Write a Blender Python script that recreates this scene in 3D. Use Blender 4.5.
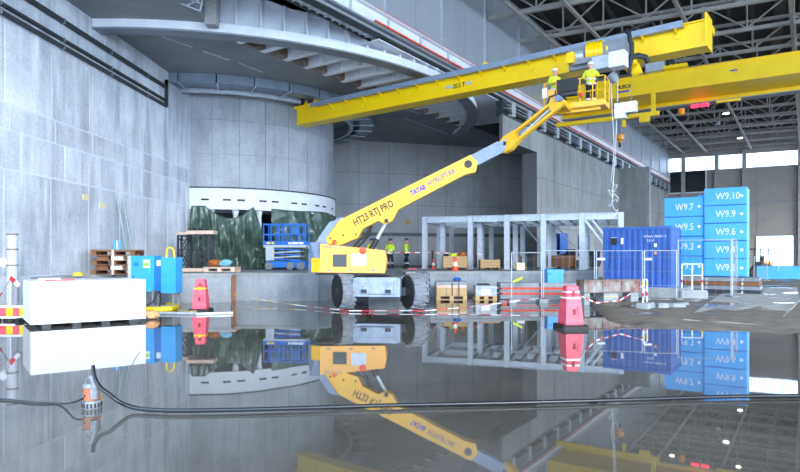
import bpy, math, random
from mathutils import Vector, Matrix
random.seed(7)
sc = bpy.context.scene
for o in list(bpy.data.objects): bpy.data.objects.remove(o)
COL = sc.collection
V = Vector
# ------------------------------------------------------------------ camera
UNIT = 1.3                                      # the pixel survey below is in eye-height units of 1.42; 1.3 turns it into metres
F, CX, HY, HC = 600.0, 400.0, 258.0, 1.42      # focal length in px, principal column, horizon row, eye height
cam = bpy.data.cameras.new('camera'); camo = bpy.data.objects.new('camera', cam); COL.objects.link(camo)
cam.sensor_width = 36.0; cam.lens = 36.0*F/800.0; cam.shift_y = (HY-236.0)/800.0
cam.clip_start = 0.1; cam.clip_end = 600
camo.location = (0, 0, HC*UNIT); camo.rotation_euler = (math.pi/2, 0, 0)
sc.camera = camo
# ------------------------------------------------------------------ sky, sun, exposure
world = bpy.data.worlds.new('sky'); sc.world = world; world.use_nodes = True
bg = world.node_tree.nodes['Background']
bg.inputs['Color'].default_value = (0.63, 0.80, 1.0, 1); bg.inputs['Strength'].default_value = 4.9
sun = bpy.data.lights.new('sun', 'SUN'); suno = bpy.data.objects.new('sun', sun); COL.objects.link(suno)
sun.energy = 2.0; sun.angle = math.radians(16); sun.color = (1.0, 0.97, 0.93)
suno.location = (20, -20, 30)
suno.rotation_euler = V((-0.40, 0.90, -0.30)).to_track_quat('-Z', 'Y').to_euler()
vs = sc.view_settings
vs.view_transform = 'Standard'; vs.look = 'None'; vs.gamma = 1; vs.use_curve_mapping = False
vs.exposure = 0.5
# ------------------------------------------------------------------ plan geometry
U = V((.562, .827, 0)).normalized()             # along the right wall
N = V((.827, -.562, 0)).normalized()            # out of the right wall, towards the hall
WR = V((.887, -.463, 0)).normalized()           # along roof trusses / end wall
CC = V((-13.04, 45.5, 0)); CR = 7.96            # concrete shaft
SOF = 12.1                                      # soffit of the concrete deck
PZ = 0.93                                       # platform top
PZM, PZF = HC-(HC-PZ)/.82, HC-(HC-PZ)/.69        # the same level in the two farther survey frames
GF = HC-HC/.69                                  # ground level in the far frame
W0 = CC + N*19.0
def A(px, py, D): return V(((px-CX)/F*D, D, HC+(HY-py)/F*D))
def G(px, py, z=0.0):
    D = (HC-z)*F/(py-HY); return V(((px-CX)/F*D, D, z))
def tw(px, off=0):
    p = W0+N*off; r = (px-CX)/F
    return (r*p.y-p.x)/(U.x-U.y*r)
def W(t, z, off=0): 
    p = W0+U*t+N*off; return V((p.x, p.y, z))
def LW(y, z, off=0): return V((-15.2+.055*y+off, y, z))     # left wall
# ------------------------------------------------------------------ colour and materials
def C(h):
    h = h.lstrip('#'); r = [int(h[i:i+2], 16)/255 for i in (0, 2, 4)]
    return tuple(c/12.92 if c <= .04045 else ((c+.055)/1.055)**2.4 for c in r)+(1,)
MATS = {}
def mat(name, col, rough=.5, metal=0, col2=None, nscale=4, amount=.5, stretch=(1,1,1), bump=0, bscale=30, emit=0, spec=.5):
    if name in MATS: return MATS[name]
    m = bpy.data.materials.new(name); m.use_nodes = True; nt = m.node_tree; b = nt.nodes['Principled BSDF']
    c = C(col) if isinstance(col, str) else col
    b.inputs['Base Color'].default_value = c; b.inputs['Roughness'].default_value = rough; b.inputs['Metallic'].default_value = metal
    b.inputs['Specular IOR Level'].default_value = spec
    if emit: b.inputs['Emission Color'].default_value = c; b.inputs['Emission Strength'].default_value = emit
    tc = nt.nodes.new('ShaderNodeTexCoord'); mp = nt.nodes.new('ShaderNodeMapping'); mp.inputs['Scale'].default_value = stretch
    geo = nt.nodes.new('ShaderNodeNewGeometry')
    nt.links.new(geo.outputs['Position'], mp.inputs['Vector'])
    if col2:
        n = nt.nodes.new('ShaderNodeTexNoise'); n.inputs['Scale'].default_value = nscale; n.inputs['Detail'].default_value = 6; n.inputs['Roughness'].default_value = .62
        nt.links.new(mp.outputs[0], n.inputs['Vector'])
        rp = nt.nodes.new('ShaderNodeValToRGB'); rp.color_ramp.elements[0].position = .5-amount*.35; rp.color_ramp.elements[1].position = .5+amount*.35
        rp.color_ramp.elements[0].color = c; rp.color_ramp.elements[1].color = C(col2)
        nt.links.new(n.outputs['Fac'], rp.inputs['Fac']); nt.links.new(rp.outputs['Color'], b.inputs['Base Color'])
    if bump:
        n2 = nt.nodes.new('ShaderNodeTexNoise'); n2.inputs['Scale'].default_value = bscale; n2.inputs['Detail'].default_value = 4
        nt.links.new(mp.outputs[0], n2.inputs['Vector'])
        bp = nt.nodes.new('ShaderNodeBump'); bp.inputs['Strength'].default_value = bump; bp.inputs['Distance'].default_value = .02
        nt.links.new(n2.outputs['Fac'], bp.inputs['Height']); nt.links.new(bp.outputs[0], b.inputs['Normal'])
    MATS[name] = m
    return m
def concrete(name, base, light, dark, streak=1.0, patch=.35, rough=.75):
    """cast concrete: large patches, vertical run-off streaks, fine grain"""
    m = bpy.data.materials.new(name); m.use_nodes = True; nt = m.node_tree; b = nt.nodes['Principled BSDF']; L = nt.links.new
    geo = nt.nodes.new('ShaderNodeNewGeometry')
    def noise(scale, st, det=6, ro=.6):
        mp = nt.nodes.new('ShaderNodeMapping'); mp.inputs['Scale'].default_value = st; L(geo.outputs['Position'], mp.inputs['Vector'])
        n = nt.nodes.new('ShaderNodeTexNoise'); n.inputs['Scale'].default_value = scale; n.inputs['Detail'].default_value = det; n.inputs['Roughness'].default_value = ro
        L(mp.outputs[0], n.inputs['Vector']); return n.outputs['Fac']
    def ramp(fac, a, bb, c0, c1):
        r = nt.nodes.new('ShaderNodeValToRGB'); r.color_ramp.elements[0].position = a; r.color_ramp.elements[1].position = bb
        r.color_ramp.elements[0].color = c0; r.color_ramp.elements[1].color = c1; L(fac, r.inputs['Fac']); return r.outputs['Color']
    def mix(a, bb, fac, mode='MIX'):
        x = nt.nodes.new('ShaderNodeMix'); x.data_type = 'RGBA'; x.blend_type = mode
        if isinstance(fac, float): x.inputs['Factor'].default_value = fac
        else: L(fac, x.inputs['Factor'])
        if isinstance(a, tuple): x.inputs['A'].default_value = a
        else: L(a, x.inputs['A'])
        if isinstance(bb, tuple): x.inputs['B'].default_value = bb
        else: L(bb, x.inputs['B'])
        return x.outputs['Result']
    k0, k1 = (0,0,0,1), (1,1,1,1)
    p = ramp(noise(patch, (1,1,1)), .35, .68, C(base), C(light))
    s = ramp(noise(2.2, (1,1,.09), 5, .55), .46, .72, k0, k1)
    s2 = ramp(noise(1.1, (1,1,.14), 5, .6), .50, .70, k0, k1)
    c = mix(p, C(light), mix(k0, s, .75*streak))
    c = mix(c, C(dark), mix(k0, s2, .7*streak))
    g = ramp(noise(9, (1,1,1), 8, .7), .3, .75, (.72,.72,.72,1), (1.1,1.1,1.1,1))
    c = mix(c, g, .8, 'MULTIPLY')
    L(c, b.inputs['Base Color']); b.inputs['Roughness'].default_value = rough
    bp = nt.nodes.new('ShaderNodeBump'); bp.inputs['Strength'].default_value = .25; bp.inputs['Distance'].default_value = .02
    L(noise(25, (1,1,1), 4), bp.inputs['Height']); L(bp.outputs[0], b.inputs['Normal'])
    MATS[name] = m
    return m
M = {}
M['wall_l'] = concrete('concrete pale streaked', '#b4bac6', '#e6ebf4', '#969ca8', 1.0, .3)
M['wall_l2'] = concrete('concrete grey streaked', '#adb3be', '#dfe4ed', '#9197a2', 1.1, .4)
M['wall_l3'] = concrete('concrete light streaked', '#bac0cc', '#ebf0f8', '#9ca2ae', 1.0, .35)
M['joint'] = mat('pale cement joint', '#dae0ea', .8, col2='#c6ccd7', nscale=3)
M['joint_d'] = mat('dark concrete joint', '#6a6b6f', .9)
M['joint_s'] = mat('grey concrete joint', '#8d9198', .85)
M['shaft'] = concrete('concrete shaft', '#9da1a8', '#c2c7cf', '#84888f', .7, .35)
M['back'] = concrete('concrete back wall', '#a9a9ac', '#c4c5c8', '#8d8d90', .45, .3)
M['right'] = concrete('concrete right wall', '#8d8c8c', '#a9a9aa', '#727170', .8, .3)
M['soffit'] = concrete('concrete soffit', '#868a8e', '#9a9d9f', '#717579', .1, .5)
M['plat'] = concrete('concrete platform', '#7f858c', '#a4abb3', '#5c6064', 1.0, .5)
M['white'] = mat('white painted steel', '#e9ecf2', .45, col2='#d9dde6', nscale=1.5)
M['galv'] = mat('galvanised steel', '#c3cbd5', .4, .2, '#aab3be', 6)
M['grey_steel'] = mat('grey painted steel', '#8b929b', .5, .1, '#7a8089', 5)
M['dark_steel'] = mat('dark steel', '#3b3f44', .55, .2, '#2c2f33', 6)
M['black'] = mat('black rubber', '#17191b', .6, 0, '#26282a', 12)
M['crane'] = mat('crane yellow paint', '#ffd600', .36, 0, '#f8ca00', 1.2)
M['lift_y'] = mat('lift yellow paint', '#f0ba24', .4, 0, '#e6ad1c', 3)
M['lift_o'] = mat('lift orange yellow panels', '#efb355', .45, 0, '#e6a746', 3)
M['lift_g'] = mat('lift grey blue paint', '#7f93b5', .45, 0, '#71829f', 4)
M['chassis'] = mat('chassis light grey blue', '#9cabc2', .5, 0, '#7f8da3', 5)
M['tyre'] = mat('muddy tyre rubber', '#5c6068', .85, 0, '#8b9199', 9, .8, bump=.4)
M['blue_lift'] = mat('scissor lift blue', '#1d74d6', .4, 0, '#1765c0', 4)
M['container'] = mat('container blue', '#2c60b4', .5, 0, '#2654a2', 2)
M['w9'] = mat('bright blue wrap', '#45b0fa', .45, 0, '#3da6f2', 1.5)
M['cab_b'] = mat('cabinet blue', '#3aa6ea', .4, 0, '#3099de', 3)
M['cab_d'] = mat('cabinet deep blue', '#1f6fb8', .5)
M['red_b'] = mat('faded red plastic', '#ee5a70', .5, 0, '#e44c60', 4)
M['tarp'] = mat('green tarpaulin', '#54695f', .26, 0, '#3b4e46', 3)
M['orange'] = mat('orange pipe', '#ee4e22', .45, 0, '#dc4318', 4)
M['wood'] = mat('pale pine wood', '#c9ab80', .75, 0, '#ad8c60', 8, .7, (1,1,5))
M['wood_d'] = mat('weathered brown wood', '#8d6242', .8, 0, '#6c482f', 8, .7)
M['wood_o'] = mat('reddish wood', '#b06a35', .7, 0, '#8f5228', 6, .7, (4,4,.6))
M['rust'] = mat('rusty steel', '#6e4538', .85, 0, '#8f8d86', 2.2, .6)
M['block'] = concrete('concrete block', '#8d9295', '#a7acaf', '#74787b', .5, 1.0)
M['hv'] = mat('hi-vis yellow cloth', '#cfe934', .8, 0, '#c2dc2b', 9, emit=0)
M['navy'] = mat('navy work cloth', '#20263a', .9, 0, '#161a2a', 8)
M['reflex'] = mat('silver reflective tape', '#d8dce0', .4)
M['skin'] = mat('skin', '#c9977c', .6)
M['helmet_w'] = mat('white helmet', '#eef0f2', .35)
M['helmet_b'] = mat('navy helmet', '#22345c', .4)
M['hazard_w'] = mat('white tape', '#eceef0', .5); M['hazard_r'] = mat('red tape', '#dc2a35', .5)
M['warn_y'] = mat('warning yellow', '#f2d21f', .5)
M['glass'] = mat('dark glass', '#20262c', .12)
M['ink'] = mat('black lettering', '#1c1b18', .6); M['ink_b'] = mat('blue lettering', '#1a35b8', .6); M['ink_w'] = mat('white lettering', '#e6edf6', .6)
M['ink_g'] = mat('grey lettering', '#5d6690', .6)
M['panel'] = mat('grey wall sheet', '#a5aab2', .45, .15, '#9a9fa8', .6, stretch=(1,1,.3))
M['panel_far'] = mat('far wall sheet', '#9c958f', .55, 0, '#8e8883', .6)
M['roof_deck'] = mat('dark roof deck', '#232221', .9, 0, '#1a1918', 1.0)
M['truss'] = mat('roof steel pale', '#a5a29f', .5, .1, '#8f8c89', 2)
M['rib'] = mat('roof sheet light', '#403c37', .8, 0, '#332f2b', 2)
# ------------------------------------------------------------------ mesh building
def frame(k):
    """survey frame to metres: depths in a frame are k times those of the ground survey (fixed by the mirror images in the water)"""
    return Matrix.Scale(UNIT, 4) @ Matrix.Translation((0,0,HC)) @ Matrix.Scale(k, 4) @ Matrix.Translation((0,0,-HC))
NEAR, MID, FAR = frame(1), frame(.82), frame(.69)
TF, LS = NEAR, UNIT                                # current frame; scale of parts given in a thing's own coordinates
MW = {}                                            # world matrices of what has been built
class MB:
    def __init__(s): s.v = []; s.f = []; s.mi = []; s.cur = 0
    def add(s, vs, fs):
        o = len(s.v); s.v += [V(p) for p in vs]; s.f += [[i+o for i in f] for f in fs]; s.mi += [s.cur]*len(fs); return s
    def hexa(s, p):                                # 4 bottom + 4 top points
        return s.add(p, [(3,2,1,0),(4,5,6,7),(0,1,5,4),(1,2,6,5),(2,3,7,6),(3,0,4,7)])
    def obox(s, o, a, b, c):
        o, a, b, c = V(o), V(a), V(b), V(c)
        return s.hexa([o, o+a, o+a+b, o+b, o+c, o+a+c, o+a+b+c, o+b+c])
    def box(s, c, d, ax=V((1,0,0)), ay=V((0,1,0)), az=V((0,0,1))):
        c = V(c); a, b, h = ax*d[0], ay*d[1], az*d[2]
        return s.obox(c-a/2-b/2-h/2, a, b, h)
    def bx(s, x0, x1, y0, y1, z0, z1): return s.obox((x0,y0,z0), (x1-x0,0,0), (0,y1-y0,0), (0,0,z1-z0))
    def cham(s, x0, x1, y0, y1, z0, z1, b=.02):    # box with chamfered vertical and top edges
        def ring(i, z): return [(x0+i,y0+b+0,z),(x0+b,y0+i,z),(x1-b,y0+i,z),(x1-i,y0+b,z),(x1-i,y1-b,z),(x1-b,y1-i,z),(x0+b,y1-i,z),(x0+i,y1-b,z)]
        vs = ring(0, z0)+ring(0, z1-b)+ring(b*.7, z1)
        fs = [tuple(range(7,-1,-1)), tuple(range(16,24))]
        for k in (0, 8):
            for i in range(8): j = (i+1) % 8; fs.append((k+i, k+j, k+8+j, k+8+i))
        return s.add(vs, fs)
    def bar(s, p, q, w, h, up=V((0,0,1))):
        p, q = V(p), V(q); d = (q-p).normalized(); sd = d.cross(up)
        if sd.length < 1e-4: sd = d.cross(V((1,0,0)))
        sd.normalize(); uu = sd.cross(d).normalized()
        a, b = sd*w, uu*h
        return s.obox(p-a/2-b/2, q-p, a, b)
    def ibeam(s, p, q, w, h, tf=.03, tk=.02, up=V((0,0,1))):
        p, q = V(p), V(q); d = (q-p).normalized(); sd = d.cross(up)
        if sd.length < 1e-4: sd = d.cross(V((1,0,0)))
        sd.normalize(); uu = sd.cross(d).normalized()
        s.bar(p+uu*(h/2-tf/2), q+uu*(h/2-tf/2), w, tf, up); s.bar(p-uu*(h/2-tf/2), q-uu*(h/2-tf/2), w, tf, up)
        return s.bar(p, q, tk, h-2*tf, up)
    def cyl(s, p, q, r, r2=None, n=12, caps=True):
        p, q = V(p), V(q); r2 = r if r2 is None else r2; d = (q-p).normalized()
        x = d.orthogonal().normalized(); y = d.cross(x)
        vs = []
        for c, rr in ((p, r), (q, r2)):
            for i in range(n): a = 2*math.pi*i/n; vs.append(c+x*math.cos(a)*rr+y*math.sin(a)*rr)
        fs = [(i, (i+1) % n, n+(i+1) % n, n+i) for i in range(n)]
        if caps: fs += [tuple(range(n-1,-1,-1)), tuple(range(n, 2*n))]
        return s.add(vs, fs)
    def tube(s, pts, r, n=8):
        pts = [V(p) for p in pts]; vs = []; fs = []; x = None
        for i, p in enumerate(pts):
            d = (pts[min(i+1, len(pts)-1)]-pts[max(i-1, 0)]).normalized()
            x = d.orthogonal().normalized() if x is None else (x-d*x.dot(d)).normalized()
            y = d.cross(x); rr = r[i] if isinstance(r, (list, tuple)) else r
            for k in range(n): a = 2*math.pi*k/n; vs.append(p+x*math.cos(a)*rr+y*math.sin(a)*rr)
        for i in range(len(pts)-1):
            for k in range(n): fs.append((i*n+k, i*n+(k+1) % n, (i+1)*n+(k+1) % n, (i+1)*n+k))
        fs += [tuple(range(n-1,-1,-1)), tuple(range((len(pts)-1)*n, len(pts)*n))]
        return s.add(vs, fs)
    def prism(s, poly, ext):
        poly = [V(p) for p in poly]; ext = V(ext); n = len(poly)
        return s.add(poly+[p+ext for p in poly], [tuple(range(n-1,-1,-1)), tuple(range(n, 2*n))]+[(i, (i+1) % n, n+(i+1) % n, n+i) for i in range(n)])
    def arc(s, c, r0, r1, z0, z1, a0, a1, n):      # ring segment; angles in radians
        vs = []
        for i in range(n+1):
            a = a0+(a1-a0)*i/n; d = V((math.cos(a), math.sin(a), 0))
            zz0 = z0(a) if callable(z0) else z0; zz1 = z1(a) if callable(z1) else z1
            vs += [V(c)+d*r0+V((0,0,zz0)), V(c)+d*r1+V((0,0,zz0)), V(c)+d*r1+V((0,0,zz1)), V(c)+d*r0+V((0,0,zz1))]
        fs = [(0,1,2,3), (4*n+3, 4*n+2, 4*n+1, 4*n)]
        for i in range(n):
            k = 4*i
            for j in range(4): fs.append((k+j, k+4+j, k+4+(j+1) % 4, k+(j+1) % 4))
        return s.add(vs, fs)
    def lathe(s, c, prof, n=20, ax=V((0,0,1))):    # prof: (radius, height) along ax
        c = V(c); x = ax.orthogonal().normalized(); y = ax.cross(x); vs = []; fs = []; m = len(prof)
        for r, h in prof:
            for i in range(n): a = 2*math.pi*i/n; vs.append(c+ax*h+x*math.cos(a)*r+y*math.sin(a)*r)
        for j in range(m-1):
            for i in range(n): fs.append((j*n+i, j*n+(i+1) % n, (j+1)*n+(i+1) % n, (j+1)*n+i))
        fs += [tuple(range(n-1,-1,-1)), tuple(range((m-1)*n, m*n))]
        return s.add(vs, fs)
    def mesh(s, name, mats, smooth=False, inv=None):
        me = bpy.data.meshes.new(name); vs = [inv @ p for p in s.v] if inv is not None else s.v
        me.from_pydata([tuple(p) for p in vs], [], s.f)
        for m in (mats if isinstance(mats, (list, tuple)) else [mats]): me.materials.append(m)
        if max(s.mi, default=0): me.polygons.foreach_set('material_index', s.mi)
        import bmesh
        bm = bmesh.new(); bm.from_mesh(me); bmesh.ops.recalc_face_normals(bm, faces=bm.faces); bm.to_mesh(me); bm.free()
        if smooth:
            me.polygons.foreach_set('use_smooth', [True]*len(me.polygons))
            try: me.set_sharp_from_angle(angle=math.radians(40))
            except Exception: pass
        me.update(); return me
    def build(s, name, mats, parent=None, smooth=False, world=True, mtx=None):
        """world=True: vertices are world coordinates; otherwise the parent's own"""
        if world or parent is None: s.v = [TF @ p for p in s.v]
        else: s.v = [p*LS for p in s.v]
        if parent is None:
            xs = [p.x for p in s.v]; ys = [p.y for p in s.v]; zs = [p.z for p in s.v]
            mtx = Matrix.Translation(((min(xs)+max(xs))/2, (min(ys)+max(ys))/2, min(zs)))
            me = s.mesh(name, mats, smooth, mtx.inverted()); o = bpy.data.objects.new(name, me); o.matrix_world = mtx; MW[o] = mtx
        else:
            me = s.mesh(name, mats, smooth, MW[parent].inverted() if world else None)
            o = bpy.data.objects.new(name, me); o.parent = parent; MW[o] = MW[parent].copy()
        COL.objects.link(o); return o
def tag(o, label, cat=None, group=None, kind=None):
    o['label'] = label
    if cat: o['category'] = cat
    if group: o['group'] = group
    if kind: o['kind'] = kind
    return o
def thing(name, label, cat, loc=(0,0,0), rz=0, group=None):
    o = bpy.data.objects.new(name, None); o.empty_display_size = .2
    m = Matrix.Translation(TF @ V(loc)) @ Matrix.Rotation(rz, 4, 'Z'); o.matrix_world = m; MW[o] = m
    COL.objects.link(o); return tag(o, label, cat, group)
def struct(mb, name, mats, label, cat=None, smooth=False):
    o = mb.build(name, mats, smooth=smooth); return tag(o, label, cat or name.split('_')[0], kind='structure')
def piece(name, me, parent, m, raw=False):                    # one more object on shared mesh data, placed by a world matrix
    o = bpy.data.objects.new(name, me); COL.objects.link(o)
    m = m if raw else TF @ m
    if parent: o.parent = parent; o.matrix_basis = MW[parent].inverted() @ m
    else: o.matrix_world = m
    MW[o] = m; return o
def copy_tree(root, mtx, label=None):
    r = root.copy(); COL.objects.link(r); mtx = Matrix.Translation(TF @ mtx.translation); r.matrix_world = mtx; MW[r] = mtx
    if label: r['label'] = label
    def rec(a, b):
        for ch in [c for c in COL.objects if c.parent == a]:
            d = ch.copy(); COL.objects.link(d); d.parent = b; MW[d] = MW[b] @ ch.matrix_basis; rec(ch, d)
    rec(root, r); return r
def frame_m(o, ax, ay, az):                        # matrix whose columns are three vectors and an origin
    return Matrix(((ax[0],ay[0],az[0],o[0]),(ax[1],ay[1],az[1],o[1]),(ax[2],ay[2],az[2],o[2]),(0,0,0,1)))
def unit(name, m): return MB().bx(0,1,0,1,0,1).mesh(name, m)
def text(name, s, m, parent, o, ax, up, h, depth=.004, width=None, bold=0.0):
    """flat lettering lying on a surface: lower left corner o, reading direction ax, up vector"""
    cu = bpy.data.curves.new(name, 'FONT'); cu.body = s; cu.size = 1; cu.resolution_u = 2; cu.offset = bold
    tmp = bpy.data.objects.new(name, cu); COL.objects.link(tmp)
    dg = bpy.context.evaluated_depsgraph_get(); dg.update()
    me = bpy.data.meshes.new_from_object(tmp.evaluated_get(dg)); bpy.data.objects.remove(tmp)
    xs = [v.co.x for v in me.vertices]; ys = [v.co.y for v in me.vertices]
    k = h/.72; kx = k if width is None else width/(max(xs)-min(xs))
    ax = V(ax).normalized(); up = V(up).normalized(); nn = ax.cross(up).normalized()
    mb = MB(); inv = [V(o)+ax*(v.co.x-min(xs))*kx+up*v.co.y*k+nn*depth for v in me.vertices]
    mb.add(inv, [list(p.vertices) for p in me.polygons])
    bpy.data.meshes.remove(me)
    ob = bpy.data.objects.new(name, None); bpy.data.objects.remove(ob)
    me2 = bpy.data.meshes.new(name); iv = MW[parent].inverted(); me2.from_pydata([tuple(iv @ (TF @ p)) for p in mb.v], [], mb.f); me2.materials.append(m)
    oo = bpy.data.objects.new(name, me2); COL.objects.link(oo); oo.parent = parent; MW[oo] = MW[parent].copy(); oo['label'] = 'lettering "%s"' % s
    return oo
X, Y, Z = V((1,0,0)), V((0,1,0)), V((0,0,1))
# ================================================================== THE SETTING
# ---- floor, standing water, dry ground
def water_mat():
    m = bpy.data.materials.new('murky still water'); m.use_nodes = True; nt = m.node_tree; b = nt.nodes['Principled BSDF']; L = nt.links.new
    geo = nt.nodes.new('ShaderNodeNewGeometry')
    n = nt.nodes.new('ShaderNodeTexNoise'); n.inputs['Scale'].default_value = .5; n.inputs['Detail'].default_value = 6
    L(geo.outputs['Position'], n.inputs['Vector'])
    r = nt.nodes.new('ShaderNodeValToRGB'); r.color_ramp.elements[0].color = C('#4a4641'); r.color_ramp.elements[1].color = C('#5f5b55')
    r.color_ramp.elements[0].position = .35; r.color_ramp.elements[1].position = .65
    L(n.outputs['Fac'], r.inputs['Fac']); L(r.outputs['Color'], b.inputs['Base Color'])
    b.inputs['Roughness'].default_value = .02; b.inputs['IOR'].default_value = 1.85
    n2 = nt.nodes.new('ShaderNodeTexNoise'); n2.inputs['Scale'].default_value = 1.3; n2.inputs['Detail'].default_value = 1
    L(geo.outputs['Position'], n2.inputs['Vector'])
    bp = nt.nodes.new('ShaderNodeBump'); bp.inputs['Strength'].default_value = .02; bp.inputs['Distance'].default_value = .02
    L(n2.outputs['Fac'], bp.inputs['Height']); L(bp.outputs[0], b.inputs['Normal'])
    return m
M['water'] = water_mat()
struct(MB().bx(-17, 75, -14, 95, -.5, -.15), 'floor', M['plat'], 'grey concrete floor slab under the standing water', 'floor')
tag(MB().bx(-9.75, 34, -13, 24.5, -.12, 0).build('standing_water', M['water']), 'still brown water flooding the hall floor, mirroring everything', 'water', kind='stuff')
def ground_mat(name, a, b_, wet, w0=.5, w1=.58):
    m = bpy.data.materials.new(name); m.use_nodes = True; nt = m.node_tree; b = nt.nodes['Principled BSDF']; L = nt.links.new
    geo = nt.nodes.new('ShaderNodeNewGeometry')
    def nz(s, d=6):
        n = nt.nodes.new('ShaderNodeTexNoise'); n.inputs['Scale'].default_value = s; n.inputs['Detail'].default_value = d; L(geo.outputs['Position'], n.inputs['Vector']); return n.outputs['Fac']
    def rp(f, p0, p1, c0, c1):
        r = nt.nodes.new('ShaderNodeValToRGB'); r.color_ramp.elements[0].position = p0; r.color_ramp.elements[1].position = p1
        r.color_ramp.elements[0].color = c0; r.color_ramp.elements[1].color = c1; L(f, r.inputs['Fac']); return r.outputs['Color']
    dry = rp(nz(2.5, 8), .35, .65, C(a), C(b_)); msk = rp(nz(.33, 4), w0, w1, (0,0,0,1), (1,1,1,1))
    mx = nt.nodes.new('ShaderNodeMix'); mx.data_type = 'RGBA'; L(msk, mx.inputs['Factor']); L(dry, mx.inputs['A']); mx.inputs['B'].default_value = C(wet); L(mx.outputs['Result'], b.inputs['Base Color'])
    ro = rp(msk, 0, 1, (.8,.8,.8,1), (.06,.06,.06,1)); L(ro, b.inputs['Roughness'])
    bp = nt.nodes.new('ShaderNodeBump'); bp.inputs['Distance'].default_value = .03; st = rp(msk, 0, 1, (.5,.5,.5,1), (.02,.02,.02,1)); L(st, bp.inputs['Strength'])
    L(nz(14), bp.inputs['Height']); L(bp.outputs[0], b.inputs['Normal']); return m
M['mud'] = ground_mat('wet muddy concrete', '#6f675d', '#857d73', '#4d4842', .58, .66)
M['ramp'] = ground_mat('pale screed', '#9d9994', '#c2c1be', '#6a655f', .52, .6)
shore = [(578,298),(588,304),(597,312),(606,321),(622,327),(645,330),(690,332),(735,334),(770,335),(800,337),(900,340)]
def shore_pt(s):
    k = s*(len(shore)-1); i = min(int(k), len(shore)-2); f = k-i
    return G(shore[i][0]+(shore[i+1][0]-shore[i][0])*f, shore[i][1]+(shore[i+1][1]-shore[i][1])*f)
far = [V((8.1,24.5,0)), V((20,70,0)), V((40,92,0)), V((70,90,0)), V((70,20,0)), V((40,8,0))]
def far_pt(s):
    k = s*(len(far)-1); i = min(int(k), len(far)-2); return far[i].lerp(far[i+1], k-i)
gm = MB(); NI, NJ = 140, 22; vs_, fs_ = [], []
for i in range(NI+1):
    a = shore_pt(i/NI); b = far_pt(i/NI); w = .10*math.sin(i*.9)+.07*math.sin(i*2.3+1)
    for j in range(NJ+1):
        q = j/NJ; p = a.lerp(b, q**1.8)
        if j == 0: p = p+V((0, w, 0))
        d = (p-a).length
        p.z = -.05 if j == 0 else min(.08, -.05+.085*d**.6)+.012*math.sin(p.x*2.1+p.y*1.3)+.008*math.sin(p.x*5.3-p.y*3.1)
        vs_.append(p)
for i in range(NI):
    for j in range(NJ):
        k = i*(NJ+1)+j; fs_.append((k, k+1, k+NJ+2, k+NJ+1))
gm.add(vs_, fs_)
struct(gm, 'floor', M['mud'], 'muddy wet ground rising out of the water at the right', 'ground', True)
rp_ = [G(683,320,.055), G(727,290,.11), G(760,287,.11), G(797,287,.11), G(800,300,.10), G(775,326,.05)]
struct(MB().prism([p-V((0,0,.06)) for p in rp_], (0,0,.066)), 'floor', M['ramp'], 'pale worn concrete ramp with wet patches beside the shore', 'ramp')
# ---- platform
pe = [V((-10.6,13.0,0)), G(40,311.5), G(90,306.5), G(130,303.8), G(231,302), G(234,300.3), G(262,300.8), G(290,301.1), G(318,300.8), G(338,299.5), G(430,297), G(598,295)]
pf = pe[-1]; poly = pe+[V((pf.x+.333*31, pf.y+31, 0)), V((12.5,59,0)), V((-14,53,0)), V((-13,44,0)), V((-12.2,52,0)), V((-12.2,40,0)), V((-13.2,36,0))]
poly = pe+[V((pf.x+.333*13, pf.y+13, 0)), V((-3.0,38.5,0)), V((-10.0,36,0)), V((-9.0,26,0)), V((-10.0,14.5,0))]
plat = struct(MB().prism([p-V((0,0,.12)) for p in poly], (0,0,PZ-.10+.12)), 'floor', M['plat'], 'raised concrete platform behind the water', 'platform')
cop = MB()
for i in range(len(pe)-1):
    a, b = pe[i], pe[i+1]; inn = (b-a).normalized().cross(V((0,0,-1)))*-1
    inn = V((-(b-a).y, (b-a).x, 0)).normalized()
    cop.hexa([a+V((0,0,PZ-.10))-inn*.03, b+V((0,0,PZ-.10))-inn*.03, b+inn*.5+V((0,0,PZ-.10)), a+inn*.5+V((0,0,PZ-.10)), a+V((0,0,PZ))-inn*.03, b+V((0,0,PZ))-inn*.03, b+inn*.5+V((0,0,PZ)), a+inn*.5+V((0,0,PZ))])
cop.build('coping', M['block'], plat)
ctop = [p+V((-(0), .45, 0)) for p in pe]
tp = MB().prism([p+V((0,.3,PZ-.10)) for p in pe]+[p+V((0,0,PZ-.10)) for p in poly[len(pe):]], (0,0,.095)); tp.build('topping_slab', M['plat'], plat)
# ---- left wall with its cast panels
TF = FAR
wl = struct(MB().obox(LW(5.0,GF,-1.2), (1.2,0,0), (.055*33.5,33.5,0), (0,0,SOF-GF)), 'wall_left', M['joint'], 'tall pale streaked concrete wall on the left', 'wall')
pms = [unit('concrete_panel', M[k]) for k in ('wall_l','wall_l2','wall_l3','wall_l')]; prnd = random.Random(21); lw = V((.055,1,0)).normalized()
zr = [(PZF+.02,4.6),(4.6,6.02),(6.02,6.95),(6.95,12.08)]
ycuts = [5.0]
yy = 5.5
while yy < 38.4: ycuts.append(yy); yy += 2.62
ycuts.append(38.4)
for k, (z0, z1) in enumerate(zr):
    sh = (0,.9,.3,.05)[k]
    for a, b in zip(ycuts[:-1], ycuts[1:]):
        a2 = a if a == 5.0 else a+sh; b2 = b if b == 38.4 else min(b+sh, 38.4)
        if b2-a2 < .4: continue
        g = .03
        piece('concrete_panel', prnd.choice(pms), wl, frame_m(LW(a2+g, z0+g), V((.055,1,0))*(b2-a2-2*g), V((1,-.055,0))*(.010+random.random()*.006), V((0,0,z1-z0-2*g))))
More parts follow.
